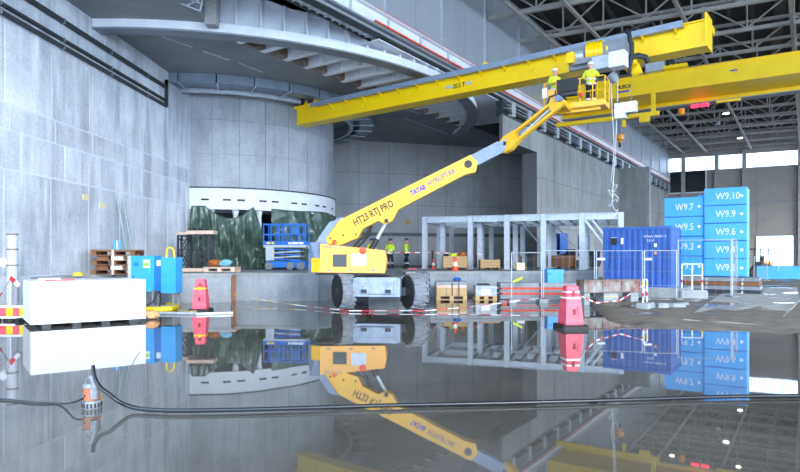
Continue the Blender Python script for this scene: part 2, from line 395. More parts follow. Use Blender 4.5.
# ---- concrete shaft: liner panels, white skirt, columns
sh = struct(MB().lathe(CC+V((0,0,4.5)), [(CR-.03,0),(CR-.03,SOF-4.5)], 96), 'wall_shaft', M['joint_s'], 'huge round concrete shaft rising to the soffit', 'shaft', True)
def arcpanel(r0, r1, z0, z1, a0, a1, n): return MB().arc((0,0,0), r0, r1, z0, z1, a0, a1, n)
step = math.radians(12)
rows = [(5.85,7.95),(7.98,10.1),(10.13,SOF-.02)]
for z0, z1 in rows:
    me = arcpanel(CR-.02, CR, z0, z1, .0022, step-.0022, 6).mesh('concrete_panel', M['shaft'], True)
    for k in range(-15, 2):
        piece('concrete_panel', me, sh, Matrix.Translation(CC) @ Matrix.Rotation(math.radians(k*12+3), 4, 'Z') @ Matrix.Scale(1+.0012*random.random(), 4))
a0s, a1s = math.radians(-178), math.radians(25)
sk = MB().arc(CC, CR-.05, CR+.12, 4.48, 5.86, a0s, a1s, 72).build('skirt', M['white'], sh, True); sk['label'] = 'white steel skirt ring with small slots'
MB().arc(CC, CR, CR+.16, 5.80, 5.88, a0s, a1s, 72).build('skirt_cap', M['dark_steel'], sk, True)
slot = MB().arc((0,0,0), CR+.10, CR+.135, 5.02, 5.13, -.030, .030, 3).mesh('slot', M['black'])
for k, px in enumerate((205,227,241,263,275,294,304,317,324,332)):
    r = (px-CX)/F; dd = V((r,1,0)); aa = dd.dot(dd); bb = -2*dd.dot(CC); cc = CC.dot(CC)-(CR+.1)**2
    t = (-bb-math.sqrt(max(0, bb*bb-4*aa*cc)))/(2*aa); p = dd*t-CC
    piece('slot', slot, sk, Matrix.Translation(CC) @ Matrix.Rotation(math.atan2(p.y, p.x), 4, 'Z'))
colm = MB().lathe((0,0,PZF), [(.22,0),(.16,.1),(.16,3.45),(.24,3.77)], 12).mesh('column', M['white'], True)
for k in range(-16, 2):
    a = math.radians(k*11.25-3); piece('column', colm, sh, Matrix.Translation(CC+V((math.cos(a), math.sin(a), 0))*(CR-.35)))
MB().lathe(CC+V((0,0,PZF)), [(4.6,0),(4.6,3.85)], 48).build('dark_interior', M['dark_steel'], sh, True)  # dark drum put in for the unlit interior of the shaft
# ---- deck soffit over the bay
L0 = V((-7.5,29.1,0))
sp = [L0, L0+U*45, V((4,76,0)), V((-14,76,0)), LW(31,0), LW(9.2,0), V((-9.1,18,0)), V((-8.8,22,0)), V((-8.7,27.3,0))]
sp = [V((p.x, p.y, SOF)) for p in sp]
slab = struct(MB().prism(sp, (0,0,1.3)), 'ceiling_slab', M['soffit'], 'dark concrete deck slab overhead around the shaft', 'ceiling')
for a, b in [((163,37),(192,47)),((203,51),(229,60)),((239,63),(262,72)),((242,41),(269,51)),((277,55),(300,63)),((307,66),(328,74)),((225,35),(233,38)),((404,118),(448,134)),((391,104),(420,114)),((455,122),(470,128))]:
    p, q = G(a[0],a[1],SOF), G(b[0],b[1],SOF); MB().bar(p-V((0,0,.008)), q-V((0,0,.008)), .13, .02).build('cast_in_rail', M['galv'], slab)
struct(MB().prism([W(-31,16.5,-.6), W(45,16.5,-.6), V((4,76,16.5)), V((-16,76,16.5)), V((-16,9,16.5))], (0,0,.4)), 'ceiling_bay', M['soffit'], 'concrete ceiling above the deck of the side bay', 'ceiling')
struct(MB().bx(-15,18.5,62,62.6,GF,16.5), 'wall_back_upper', M['back'], 'concrete wall closing the side bay behind the deck', 'wall')
struct(MB().obox(LW(9,12.1,-1.2), (1.2,0,0), (.055*54,54,0), (0,0,4.4)), 'wall_left_upper', M['wall_l'], 'left concrete wall above the deck', 'wall')
# ---- back wall
B0, B1 = V((-5.85,54,0)), V((4.75,57,0)); bd = (B1-B0).normalized(); bn = V((bd.y,-bd.x,0))
bw0 = B0-bd*9
wb = struct(MB().obox(bw0-bn*.6+V((0,0,GF)), bn*.58, bd*34, (0,0,SOF)), 'wall_back', M['joint_d'], 'grey concrete wall at the back of the bay', 'wall')
pb = unit('concrete_panel', M['back'])
for k, (z0, z1) in enumerate([(PZF+.02,3.45),(3.75,6.3),(6.3,9.2),(9.2,SOF)]):
    for i in range(12):
        piece('concrete_panel', pb, wb, frame_m(bw0+bd*(2.8*i+.02)+V((0,0,z0+.015)), bd*2.76, bn*(.02+.012*random.random()), V((0,0,z1-z0-.03))))
bo = unit('wooden_box_out', M['wood'])
for px, py in ((405,222),(434,223),(460,225),(487,226),(334,222)):
    r = (px-CX)/F; t = (r*bw0.y-bw0.x)/(bd.x-bd.y*r); p = bw0+bd*t; piece('wooden_box_out', bo, wb, frame_m(p+V((0,0,HC+(HY-py)/F*p.y-.25)), bd*.55, bn*.08, V((0,0,.5))))
# ---- right wall: concrete below, sheeting above
T0, T1 = tw(537), 67.5
wr = MB(); wr.obox(W(T0,GF,-1.2), U*(T1-T0), N*1.18, (0,0,11.3-GF)); wr.prism([W(7.8,9.6,-.02), W(T0+.1,9.6,-.02), W(T0+.1,9.6,-3.2), W(7.8,9.6,-.25)], (0,0,1.7))
wr.obox(W(T0+.05,GF,-1.2), V((.236,1,0)).normalized()*13, U*1.0, (0,0,11.3-GF))
wro = struct(wr, 'wall_right', M['joint_d'], 'long concrete wall receding to the right', 'wall')
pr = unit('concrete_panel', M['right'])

z_r = [(GF+.05,3.9),(3.9,7.7),(7.7,11.28)]
nt_ = 14
for i in range(nt_):
    ta, tb = T0+(T1-T0)*i/nt_, T0+(T1-T0)*(i+1)/nt_
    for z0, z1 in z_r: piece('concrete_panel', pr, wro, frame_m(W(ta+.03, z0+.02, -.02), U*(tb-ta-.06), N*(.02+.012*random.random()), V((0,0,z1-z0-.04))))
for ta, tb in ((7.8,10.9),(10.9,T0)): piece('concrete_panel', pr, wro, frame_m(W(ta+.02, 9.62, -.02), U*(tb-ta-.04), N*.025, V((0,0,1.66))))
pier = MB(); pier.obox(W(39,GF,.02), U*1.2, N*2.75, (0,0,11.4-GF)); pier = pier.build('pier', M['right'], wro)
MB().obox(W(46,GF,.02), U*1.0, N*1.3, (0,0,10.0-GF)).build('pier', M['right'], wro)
MB().obox(W(39,GF,2.78), U*.9, N*.28, (0,0,11.4-GF)).build('pier_edge', M['block'], wro)
wu = struct(MB().obox(W(-31,12.4,-.5), U*(T1+31.5), N*.45, (0,0,7.4)).obox(W(7.8,11.31,-.5), U*(T1-7.8), N*.45, (0,0,1.09)), 'wall_right_upper', M['dark_steel'], 'grey sheet metal wall above the crane runway', 'wall')
ps = unit('wall_sheet', M['panel'])
tt = -31.0
while tt < T1: piece('wall_sheet', ps, wu, frame_m(W(tt+.02, 12.45, -.05), U*(min(2.77, T1-tt)-.03), N*.05, V((0,0,7.2)))); tt += 2.77
pc = unit('wall_post', M['galv'])
for k in range(-5, 13): piece('wall_post', pc, wu, frame_m(W(-.58+5.54*k-.09, 13.6, 0), U*.09, N*.12, V((0,0,4.6))))
# ---- crane runway along the wall
rw = thing('crane_runway', 'white crane runway with orange conductor rails along the right wall', 'crane runway', W(10, 11.3))
MB().obox(W(-28,12.66,0), U*(T1+28), N*.10, (0,0,.68)).build('runway_web', M['white'], rw)
MB().obox(W(-28,12.56,-.15), U*(T1+28), N*.42, (0,0,.10)).build('bottom_flange', M['grey_steel'], rw)
MB().obox(W(-28,13.30,-.02), U*(T1+28), N*.35, (0,0,.06)).build('top_flange', M['white'], rw)
for z in (12.80, 13.42): MB().cyl(W(-7.2,z,.22), W(T1,z,.22), .05, n=8).build('conductor_rail', M['orange'], rw)
brk = unit('bracket', M['galv'])
for k in range(-8, 23): piece('bracket', brk, rw, frame_m(W(3*k-.3, 11.35, 0), U*.6, N*.32, V((0,0,1.0))) if k > 2 else frame_m(W(3*k-.05, 12.67, .10), U*.06, N*.12, V((0,0,.62))))
for z, w in ((11.5,.3),(11.72,.25),(11.95,.25),(12.15,.3)): MB().obox(W(7.9,z,.02), U*(T1-7.9), N*w, (0,0,.07)).build('cable_tray', M['dark_steel'] if z < 11.6 else M['grey_steel'], rw)
# underside of the walkway beside the runway
wk = thing('service_walkway', 'ribbed pale service walkway seen from below beside the runway', 'walkway', W(-10, 12.1, -1))
MB().obox(W(-28,12.62,-1.12), U*27.5, N*.9, (0,0,.06)).build('deck', M['white'], wk)
MB().obox(W(-28,12.45,-.22), U*27.5, N*.06, (0,0,.25)).build('edge_beam', M['dark_steel'], wk)
MB().obox(W(-28,12.52,-1.25), U*27.5, N*.12, (0,0,.2)).build('edge_beam', M['dark_steel'], wk)
rb = unit('rib', M['galv'])
for k in range(52): piece('rib', rb, wk, frame_m(W(-27.6+.52*k, 12.53, -1.1), U*.09, N*.86, V((0,0,.1))))
# ---- hall roof
DZ = 19.6
def R(t, off, z): p = W0+U*t+WR*off; return V((p.x, p.y, z))
rf = struct(MB().prism([R(-37,-.6,DZ), R(-37,52,DZ), R(72,52,DZ), R(72,-.6,DZ)], (0,0,.4)), 'ceiling', M['roof_deck'], 'dark sheet roof of the hall high above', 'roof')
rbm = unit('deck_rib', M['rib'])
for k in range(34): piece('deck_rib', rbm, rf, frame_m(R(-36.5, .6+1.5*k, DZ-.14), U*108, WR*(.28 if k % 3 else .7), V((0,0,.135))))
def make_truss(t):
    th = thing('roof_truss', 'pale steel lattice truss spanning under the dark roof', 'roof truss', R(t, 0, 17.0), 0, 'roof trusses')
    MB().bar(R(t,.05,17.1), R(t,50,17.1), .26, .24).build('bottom_chord', M['truss'], th)
    MB().bar(R(t,.05,19.3), R(t,50,19.3), .22, .2).build('top_chord', M['truss'], th)
    mv = MB().bx(-.05,.05,-.05,.05,0,2.0).mesh('web_post', M['truss'])
    L_ = math.hypot(2.7, 2.0); mdm = MB().bx(0,1,-.045,.045,-.045,.045).mesh('web_diagonal', M['truss'])
    for k in range(18):
        o = .5+2.7*k; piece('web_post', mv, th, Matrix.Translation(R(t,o,17.2)))
        if k < 17:
            p, q = (R(t,o,17.2), R(t,o+2.7,19.2)) if k % 2 else (R(t,o,19.2), R(t,o+2.7,17.2))
            d = q-p; s_ = d.cross(Z).normalized(); piece('web_diagonal', mdm, th, frame_m(p, d, s_, s_.cross(d).normalized()))
    return th
ORD = 'nearest second third fourth fifth sixth seventh eighth ninth tenth eleventh twelfth thirteenth fourteenth fifteenth sixteenth'.split()
tr0 = make_truss(0.5); tr0['label'] = 'pale steel lattice roof truss, fourteenth from the end wall'
for k in range(-2, 14):
    if k == 0: continue
    copy_tree(tr0, Matrix.Translation(R(.5+5*k, 0, 17.0)), 'pale steel lattice roof truss, %s from the end wall' % ORD[13-k])
bl = ['nearest the grey wall','second from the grey wall','third from the grey wall','above the open side','far from the grey wall','farthest from the grey wall']
for i, o in enumerate((2.2,5.2,10.8,16.6,23.5,31)):
    tag(MB().bar(R(-12,o,16.93), R(67,o,16.93), .2, .18).build('roof_brace', M['truss']), 'long pale steel brace under the roof trusses, '+bl[i], 'roof brace', 'roof braces')
# ---- end wall with strip window and doorway
E0 = R(T1,0,0); E0.z = 0; en = V((WR.y, -WR.x, 0)); en = en if en.y < 0 else -en
def E(s, z, off=0): p = E0+WR*s+en*off; return V((p.x, p.y, z))
sA, sB = 11.4, 15.8
we = MB(); we.obox(E(-1,GF,-.4), WR*(sA+1), en*.38, (0,0,14.4-GF)); we.obox(E(sB,GF,-.4), WR*(36-sB), en*.38, (0,0,14.4-GF)); we.obox(E(sA,4.5,-.4), WR*(sB-sA), en*.38, (0,0,9.9)); we.obox(E(-1,16.4,-.4), WR*37, en*.38, (0,0,3.1))
weo = struct(we, 'wall_far', M['panel_far'], 'grey sheet end wall with a strip window along its top', 'wall')
pf_ = unit('wall_sheet', M['panel_far'])
sx = [0,2.1,4.2,6.5,9.0,11.4,15.8,18.2,21,24,27,30,33,36]
for a, b in zip(sx[:-1], sx[1:]):
    zs_ = [(4.52,9.4),(9.4,14.38)] if a == 11.4 else [(GF,4.5),(4.5,9.4),(9.4,14.38)]
    for z0, z1 in zs_: piece('wall_sheet', pf_, weo, frame_m(E(a+.02,z0+.02,-.02), WR*(b-a-.04), en*.05, V((0,0,z1-z0-.04))))
for s_ in (2.0,6.4,9.9,16.6,23,29): MB().obox(E(s_-.3,GF,.03), WR*.55, en*.5, (0,0,16.9-GF)).build('post', M['truss'], weo)
MB().obox(E(10,9.3,.03), WR*22, en*.12, (0,0,.14)).build('rail', M['grey_steel'], weo)
wn = thing('window_1', 'bright strip window along the top of the end wall', 'window', E(15,14.4)); wn['kind'] = 'structure'
M['pane'] = mat('clear pane', '#dfe8f2', .05)
pn = bpy.data.materials['clear pane'].node_tree.nodes['Principled BSDF']; pn.inputs['Transmission Weight'].default_value = 1; pn.inputs['IOR'].default_value = 1.05
pmn = unit('pane', M['pane']); mm = unit('mullion', M['grey_steel'])
for k in range(32):
    piece('pane', pmn, wn, frame_m(E(1.12*k,14.45,-.2), WR*1.06, en*.02, V((0,0,1.9)))); piece('mullion', mm, wn, frame_m(E(1.12*k-.04,14.4,-.22), WR*.06, en*.06, V((0,0,2.0))))
MB().obox(E(-.5,15.1,-.2), WR*36, en*.05, (0,0,.05)).build('transom', M['grey_steel'], wn)
w2 = thing('window_2', 'dark glazed gallery opening below the strip window', 'window', E(1.5,11.2)); w2['kind'] = 'structure'
MB().obox(E(.1,11.2,.05), WR*4.9, en*.06, (0,0,3.1)).build('pane', M['glass'], w2)
for s_ in (.1,5.0): MB().obox(E(s_-.08,11.1,.03), WR*.16, en*.14, (0,0,3.3)).build('frame_jamb', M['white'], w2)
MB().obox(E(0,11.05,.03), WR*5.1, en*.3, (0,0,.15)).build('frame_sill', M['white'], w2)
d1 = thing('door_1', 'tall bright open doorway in the end wall', 'door', E(13.6,0)); d1['kind'] = 'structure'
for s_ in (sA-.12, sB): MB().obox(E(s_,GF,.0), WR*.12, en*.14, (0,0,4.6-GF)).build('door_jamb', M['grey_steel'], d1)
MB().obox(E(sA-.12,4.5,.0), WR*(sB-sA+.24), en*.14, (0,0,.15)).build('door_head', M['grey_steel'], d1)
# ================================================================== STEEL ROUND THE SHAFT, CRANES
rg = thing('ring_balcony', 'white steel ring balcony with ribbed edge around the concrete shaft', 'balcony', CC+V((0,0,11.7)))
aL, aR = math.radians(-93.5), math.radians(16)
MB().arc(CC, 18.2, 18.75, 11.72, 12.14, aL, aR, 72).build('edge_beam', M['white'], rg, True)
MB().arc(CC, 18.0, 18.80, 11.64, 11.72, aL, aR, 72).build('bottom_flange', M['grey_steel'], rg, True)
def uph(a):
    d = math.degrees(a); k = [(-77,1.95),(-65,1.15),(-45,.98),(-33,.62),(16,.6)]
    for (d0,h0),(d1,h1) in zip(k[:-1], k[1:]):
        if d <= d1: return 12.14+h0+(h1-h0)*(d-d0)/(d1-d0)
    return 12.7
M['upstand'] = mat('white steel shade tint', '#dde5f1', .5, 0, '#d0d9e8', 1)  # plate tint carries its shading, so the white stiffeners stand out
up = MB().arc(CC, 18.22, 18.28, 12.14, uph, math.radians(-76.5), aR, 48).build('upstand_plate', M['upstand'], rg, True)
MB().arc(CC, 18.2, 18.5, uph, lambda a: uph(a)+.06, math.radians(-76.5), aR, 48).build('top_flange', M['white'], rg, True)
stf = MB().bx(18.27,18.72,-.035,.035,0,1).mesh('stiffener', M['white'])
for k in range(27):
    a = math.radians(-76.3+3.4*k); h = uph(a)-12.14
    piece('stiffener', stf, rg, Matrix.Translation(CC+V((0,0,12.14))) @ Matrix.Rotation(a, 4, 'Z') @ Matrix.Diagonal((1,1,h,1)))
for k in range(-7, 8):
    s_ = 1.55*k
    e_ = math.sqrt(max(18.2**2-s_**2, 0)); p = CC+U*s_+N*13.75; q = CC+U*s_+N*e_
    if e_ > 14.4:
        MB().ibeam(p+Z*12.15, q+Z*12.15, .32, .86, .04, .03).build('joist', M['white'], rg)
        n_ = int((e_-13.8)/1.3)
        for j in range(1, n_+1):
            c = CC+U*s_+N*(13.75+1.3*j); MB().obox(c-U*.14+Z*11.78, U*.28, N*.025, Z*.74).build('stiffener', M['white'], rg)
dk = []
for k in range(25):
    s_ = -11.9+23.8*k/24; dk.append((CC+U*s_+N*13.7, CC+U*s_+N*math.sqrt(18.25**2-s_*s_)))
MB().prism([p for _, p in dk]+[p for p, _ in reversed(dk)], Z*.05).v
dd_ = MB().prism([V((p.x,p.y,12.6)) for _, p in dk]+[V((p.x,p.y,12.6)) for p, _ in reversed(dk)], Z*.05); dd_.build('deck_plate', M['white'], rg)
ip = [CC+U*s_+N*math.sqrt(18.3**2-s_*s_)+Z*12.3 for s_ in [-6+2*k for k in range(11)]]
MB().prism(ip+[CC+U*14.2+N*18.7+Z*12.3, CC-U*6.2+N*18.7+Z*12.3], Z*.05).build('infill_plate', M['white'], rg)
MB().obox(L0-U*.5+N*.0+Z*11.75, U*24, N*.18, Z*.5).build('slab_edge_angle', M['rust'], rg)
# duct ring round the head of the shaft
dr = thing('ring_duct', 'segmented blue grey steel duct ring around the shaft head', 'duct', CC+V((0,0,11.4)))
M['duct'] = mat('blue grey sheet steel', '#8795a6', .4, .3, '#75828f', 2)
for k in range(-16, 5):
    a0 = math.radians(k*11.25+1.5); a1 = math.radians((k+1)*11.25+1.1)
    sg = MB().arc(CC, 10.0, 11.0, 11.55, 12.09, a0, a1, 3).build('duct_segment', M['duct'], dr)
    am = a0; dv = V((math.cos(am), math.sin(am), 0))
    MB().bar(CC+dv*9.4+Z*11.52, CC+dv*11.05+Z*11.52, .10, .06).build('bracket', M['galv'], sg)
MB().arc(CC, 9.2, 9.45, 11.40, 12.09, math.radians(-178), math.radians(60), 60).build('inner_ring', M['galv'], dr, True)
# conduits on the left wall
cm = [(10.25,.10),(9.95,.10),(10.95,.12)]
for i, (z, w) in enumerate(((9.95,.12),(10.25,.10),(10.98,.16))):
    ln = ['lowest of the three','middle of the three','uppermost of the three'][i]
    c = thing('conduit', 'long dark cable conduit on the left wall, '+ln, 'conduit', LW(20, z, .1), 0, 'conduits on the left wall')
    y1 = 34.0
    MB().obox(LW(9.5,z,.05), V((.055,1,0))*(y1-9.5), (.16,0,0), (0,0,w)).build('tray', M['dark_steel'], c)
    if i != 1:
        MB().obox(LW(y1-.12,z,.05), V((.055,1,0))*.12, (.16,0,0), (0,0,(11.5 if i == 0 else 11.5)-z)).build('riser', M['dark_steel'], c)
    for k in range(7): MB().obox(LW(10+3.6*k,z-.03,.03), V((.055,1,0))*.06, (.2,0,0), (0,0,w+.06)).build('clip', M['grey_steel'], c)
# ---- bridge crane over the lift (nearer)
def lerp(a, b, f): return a+(b-a)*f
c1a, c1b = A(297,125,39.0), A(706,45,24.4); zb = (c1a.z+c1b.z)/2; c1a.z = c1b.z = zb
d1_ = (c1b-c1a).normalized(); s1 = V((d1_.y,-d1_.x,0)); s1 = s1 if s1.y < 0 else -s1; L1 = (c1b-c1a).length
def K(s, off, z): return c1a+d1_*s+s1*off+Z*z
cr = thing('bridge_crane', 'bright yellow bridge crane girder above the boom lift, nearer one', 'crane', K(L1/2,0,0))
MB().obox(K(0,-.75,0), d1_*L1, s1*.75, Z*1.0).build('girder', M['crane'], cr)
MB().obox(K(0,-.85,-.04), d1_*L1, s1*.95, Z*.05).build('bottom_flange', M['crane'], cr)
MB().obox(K(0,-.85,1.0), d1_*L1, s1*.98, Z*.05).build('top_flange', M['crane'], cr)
MB().obox(K(4.5,-1.9,.95), d1_*(L1-4.5), s1*.5, Z*.3).build('rear_girder', M['crane'], cr)
MB().obox(K(L1-.02,-.95,-.06), d1_*.08, s1*1.1, Z*1.35).build('end_plate', M['crane'], cr)
M['tray'] = mat('blue grey tray', '#93a2b8', .4, .2, '#8593a8', 3)
MB().obox(K(1.6,.32,.86), d1_*(L1-2.4), s1*.06, Z*.24).build('cable_tray', M['tray'], cr)
MB().obox(K(1.6,.10,.84), d1_*(L1-2.4), s1*.28, Z*.03).build('cable_tray_floor', M['tray'], cr)
bm_ = MB().prism([(0,0,.84),(0,.36,.84),(0,0,.60)], (.05,0,0)).mesh('bracket', M['crane'])
for k in range(17):
    o = K(1.8+1.32*k, .0, 0); piece('bracket', bm_, cr, frame_m(o, d1_*1.6, s1, Z))
eye = MB().lathe((0,0,0), [(.05,-.03),(.14,-.03),(.14,.03),(.05,.03)], 12, V((0,1,0))).mesh('lifting_eye', M['crane'], True)
for s_, z_ in ((5.5,.45),(13.9,1.2),(16.4,.55),(23.0,.6)): piece('lifting_eye', eye, cr, frame_m(K(s_,.03,z_), d1_, s1, Z))
# end carriage on the shaft side
ec = MB(); ec.obox(K(-.2,-.9,1.05), d1_*1.7, s1*1.0, Z*.12); ec.obox(K(.1,-.75,1.1), d1_*.5, s1*.6, Z*.9); ec.obox(K(.9,-.75,1.1), d1_*.5, s1*.6, Z*.9); ec.obox(K(.1,-.7,1.75), d1_*1.3, s1*.5, Z*.2)
ec.build('end_carriage', M['crane'], cr)
for s_ in (.35,1.15): MB().cyl(K(s_,-.2,1.5), K(s_,.0,1.5), .25, n=16).build('wheel', M['dark_steel'], cr, True)
# plate reading 20.5 T
def sK(px):
    r = (px-CX)/F; return (r*c1a.y-c1a.x)/(d1_.x-d1_.y*r)
for x0, x1 in ((446,452.5),(465.5,472)): MB().obox(K(sK(x0),.005,.36), d1_*(sK(x1)-sK(x0)), s1*.012, Z*.14).build('capacity_plate', M['galv'], cr)
text('lettering', '20.5 T', M['ink'], cr, K(sK(453.3),.018,.30), d1_, Z, .25, width=sK(465)-sK(453.3), bold=.02)
# cable over the girder and hoses
MB().tube([K(21.6,.1,1.1),K(22.3,.1,1.18),K(23.2,.1,1.30),K(24.0,.12,1.45),K(24.6,.12,1.48),K(24.8,.3,1.25),K(24.8,.33,1.1)] if L1 > 24.9 else [K(L1*f,.1,z) for f,z in ((.80,1.08),(.84,1.15),(.87,1.25),(.90,1.38),(.915,1.40),(.92,1.2))], .06).build('power_cable', M['black'], cr, True)
# hoist trolley hanging on the girder
def Q(px, py, D): return A(px, py, D)
ho = thing('crane_hoist', 'yellow electric hoist trolley with motors under the crane girder', 'hoist', A(605,75,26.6))
hd = d1_; 
MB().cyl(A(573,57,25.9), A(588,54,25.6), .14, n=20).build('rope_drum', M['crane'], ho, True)
MB().cyl(A(588,54,25.6), A(604,51.5,25.3), .44, n=20).build('drum_housing', M['crane'], ho, True)
for k in range(5): MB().cyl(A(589+3.2*k,53.9-.5*k,25.6-.06*k), A(590.2+3.2*k,53.7-.5*k,25.57-.06*k), .49, n=20).build('cooling_fin', M['crane'], ho, True)
MB().cyl(A(606,51,25.2), A(622,48.5,25.0), .34, n=18).build('motor', M['crane'], ho, True)
MB().cyl(A(622,48.5,25.0), A(627,47.8,24.9), .30, .22, n=18).build('motor_cap', M['crane'], ho, True)
MB().cyl(A(572,57.5,25.8), A(584,55.6,25.6), .25, n=16).build('gear_shaft', M['galv'], ho, True)
MB().obox(A(570,72,26.0), d1_*2.6, s1*.15, Z*.95).build('trolley_frame', M['grey_steel'], ho)
MB().obox(A(570,66,25.8), d1_*.3, s1*.4, Z*.45).build('trolley_plate', M['crane'], ho)
MB().obox(A(573,66,25.6), d1_*1.6, s1*.12, Z*.2).build('guide_beam', M['grey_steel'], ho)
cb = MB().obox(A(596,73,25.2), d1_*1.15, s1*.5, Z*.52).build('control_cabinet', M['galv'], ho)
MB().obox(A(613,71,24.6), d1_*.62, s1*.55, Z*.62).build('control_cabinet', M['white'], ho)
MB().cyl(A(632,72,24.8), A(640,68,24.6), .24, n=16).build('travel_motor', M['crane'], ho, True)
MB().cyl(A(628,66,25), A(634,64,24.8), .34, n=16).build('gear_case', M['crane'], ho, True)
for i in range(4): MB().cyl(A(596+4*i,61,24.9), A(598+4*i,58.5,24.9), .12, n=10).build('cable_gland', M['dark_steel'], ho, True)
MB().tube([A(626,31,24.3),A(629,33,24.2),A(630,40,24.2),A(632,44,24.2),A(632,55,24.2),A(630,66,24.3),A(629,74,24.4)], .09).build('cable_chain', M['black'], ho, True)
MB().tube([A(630,58,24.3),A(638,55.5,24.2),A(645,57,24.2),A(648,62,24.3)], .12).build('cable_loop', M['dark_steel'], ho, True)
MB().cyl(A(610,74,24.9), A(616,82,24.9), .3, .16, n=14).build('hook_block', M['grey_steel'], ho, True)
for px in (611,617.5): MB().cyl(A(px,80,24.9), A(px+.1,101,24.9), .02, n=6).build('wire_rope', M['galv'], ho)
# ---- far double girder crane
c2a, c2b = A(540,108,48.3), A(800,73,38.9); z2 = (c2a.z+c2b.z)/2; c2a.z = c2b.z = z2
d2 = (c2b-c2a).normalized(); s2 = V((d2.y,-d2.x,0)); s2 = s2 if s2.y < 0 else -s2; L2 = 36
def H(s, off, z): return c2a+d2*s+s2*off+Z*z
c2 = thing('bridge_crane', 'darker yellow double girder bridge crane spanning the hall, farther one', 'crane', H(12,0,0))
g1 = MB().obox(H(.3,-.7,0), d2*L2, s2*.7, Z*1.36).build('girder', M['crane'], c2)
MB().obox(H(.3,-.85,-.05), d2*L2, s2*1.0, Z*.06).build('bottom_flange', M['crane'], c2)
MB().obox(H(.3,-4.1,-.35), d2*L2, s2*.7, Z*1.36).build('girder', M['crane'], c2)
MB().obox(H(.3,-4.2,-.42), d2*L2, s2*.95, Z*.08).build('bottom_flange', M['grey_steel'], c2)
MB().obox(H(.3,-3.4,-.04), d2*L2, s2*2.6, Z*.05).build('added_underside', M['crane'], c2)  # plate added between the girders to give a wide shaded underside
MB().obox(H(.3,-.8,1.36), d2*L2, s2*.9, Z*.05).build('top_flange', M['crane'], c2)
def sH(px):                                         # girder station at an image column
    r = (px-CX)/F; return (r*c2a.y-c2a.x)/(d2.x-d2.y*r)
text('lettering', 'MURCK', M['ink'], c2, H(sH(617),.012,.62), d2, Z, .28, width=1.05, bold=.025)
MB().obox(H(sH(618),.003,.34), d2*.8, s2*.01, Z*.12).build('name_plate', M['ink_b'], c2)
MB().obox(H(sH(730),.003,.72), d2*.45, s2*.01, Z*.10).build('name_plate', M['ink_b'], c2)
MB().obox(H(sH(647),.1,1.42), d2*1.25, s2*.5, Z*1.15).build('drive_cabinet', M['galv'], c2)
MB().obox(H(sH(664),.1,1.42), d2*1.6, s2*.5, Z*.22).build('trolley_rail_stop', M['crane'], c2)
for k in range(4): MB().cyl(H(sH(666)+.35*k,-.1,1.6), H(sH(666)+.35*k,.2,1.6), .2, n=12).build('trolley_wheel', M['crane'], c2, True)
for k in range(3): MB().bar(H(sH(662)+.5*k,-.2,2.9-.5*k), H(sH(668)+.5*k,-.1,1.8-.2*k), .3, .25).build('drive_unit', M['dark_steel'], c2)
MB().obox(H(sH(653)-.12,-.2,-1.35), d2*.28, s2*.28, Z*1.35).build('hanger', M['crane'], c2)
MB().obox(H(sH(556),-.3,-1.65), d2*(sH(659)-sH(556)), s2*.35, Z*.3).build('festoon_beam', M['crane'], c2)
MB().obox(H(sH(640),.0,-2.1), d2*.7, s2*.3, Z*.45).build('festoon_clamp', M['crane'], c2)
MB().obox(H(sH(623),.0,-2.3), d2*.22, s2*.3, Z*.5).build('festoon_clamp', M['crane'], c2)
M['lamp_w'] = mat('lit lamp', '#fff3dc', .4, emit=14); M['lamp_r'] = mat('red signal lamp', '#ff2a4a', .4, emit=2.2); M['lamp_o'] = mat('orange beacon', '#f09a2a', .4)
for px in (690,700.5): MB().obox(H(sH(px)-.3,-3.2,-.75), d2*.55, s2*.2, Z*.22).build('signal_lamp', M['lamp_r'], c2)
MB().cyl(H(sH(675),-3.2,-1.15), H(sH(675),-3.2,-.7), .24, n=12).build('beacon', M['lamp_o'], c2, True)
MB().obox(H(sH(712),-3.2,-.62), d2*1.6, s2*.2, Z*.16).build('lamp_bar', M['crane'], c2)
MB().bar(H(sH(675),-3.2,-.7), H(sH(725),-3.2,-.45), .06, .06).build('lamp_bar', M['dark_steel'], c2)
# hanging control box and pendant rope
hb = thing('hanging_control_box', 'pale grey stepped control box hanging below the crane', 'control box', A(626,117,26))
bp0 = A(614.5,118,26)
MB().prism([A(614.5,118.5,26), A(624.5,117.5,26), A(624.5,112.5,26), A(635.8,111,26), A(635.8,100.5,26), A(614.5,103.5,26)], s1*-.3).build('housing', M['galv'], hb)
for px in (617,631): MB().cyl(A(px,103,26.1), A(px,85,26.3), .015, n=6).build('hanger_wire', M['grey_steel'], hb)
MB().cyl(A(628,112,26.1), A(628,115,26.1), .05, n=8).build('gland', M['dark_steel'], hb)
pr_ = thing('pendant_rope', 'thin tangled pale rope hanging down from the crane', 'rope', A(614,215,27))
rnd = random.Random(3)
pts = [A(611,80,24.9), A(612,110,25.2), A(614,140,25.6), A(613,165,26), A(611,180,26.3)]
for k in range(22): pts.append(A(613.5+4.0*math.sin(k*.75)+rnd.uniform(-1.5,1.5), 183+1.5*k+2.5*math.sin(k*1.9), 26.5+.15*math.cos(k*1.3)))
MB().tube([p for i in range(len(pts)-1) for p in (pts[i], pts[i].lerp(pts[i+1],.5))]+[pts[-1]], .013, 6).build('strand', M['white'], pr_, True)
MB().tube([A(617,100,26.3), A(616,140,26.3), A(614,170,26.4), A(612,205,26.4)], .014, 5).build('strand', M['white'], pr_, True)
hq = H(sH(619.5),-.15,-1.65); hn = thing('crane_horn', 'small orange horn hanging on a cord near the grey wall', 'horn', hq-Z*2.0)
MB().lathe(hq-Z*1.75, [(.12,0),(.12,.15),(.3,.28),(.33,.6),(.08,.68)], 12).build('bell', M['lamp_o'], hn, True)
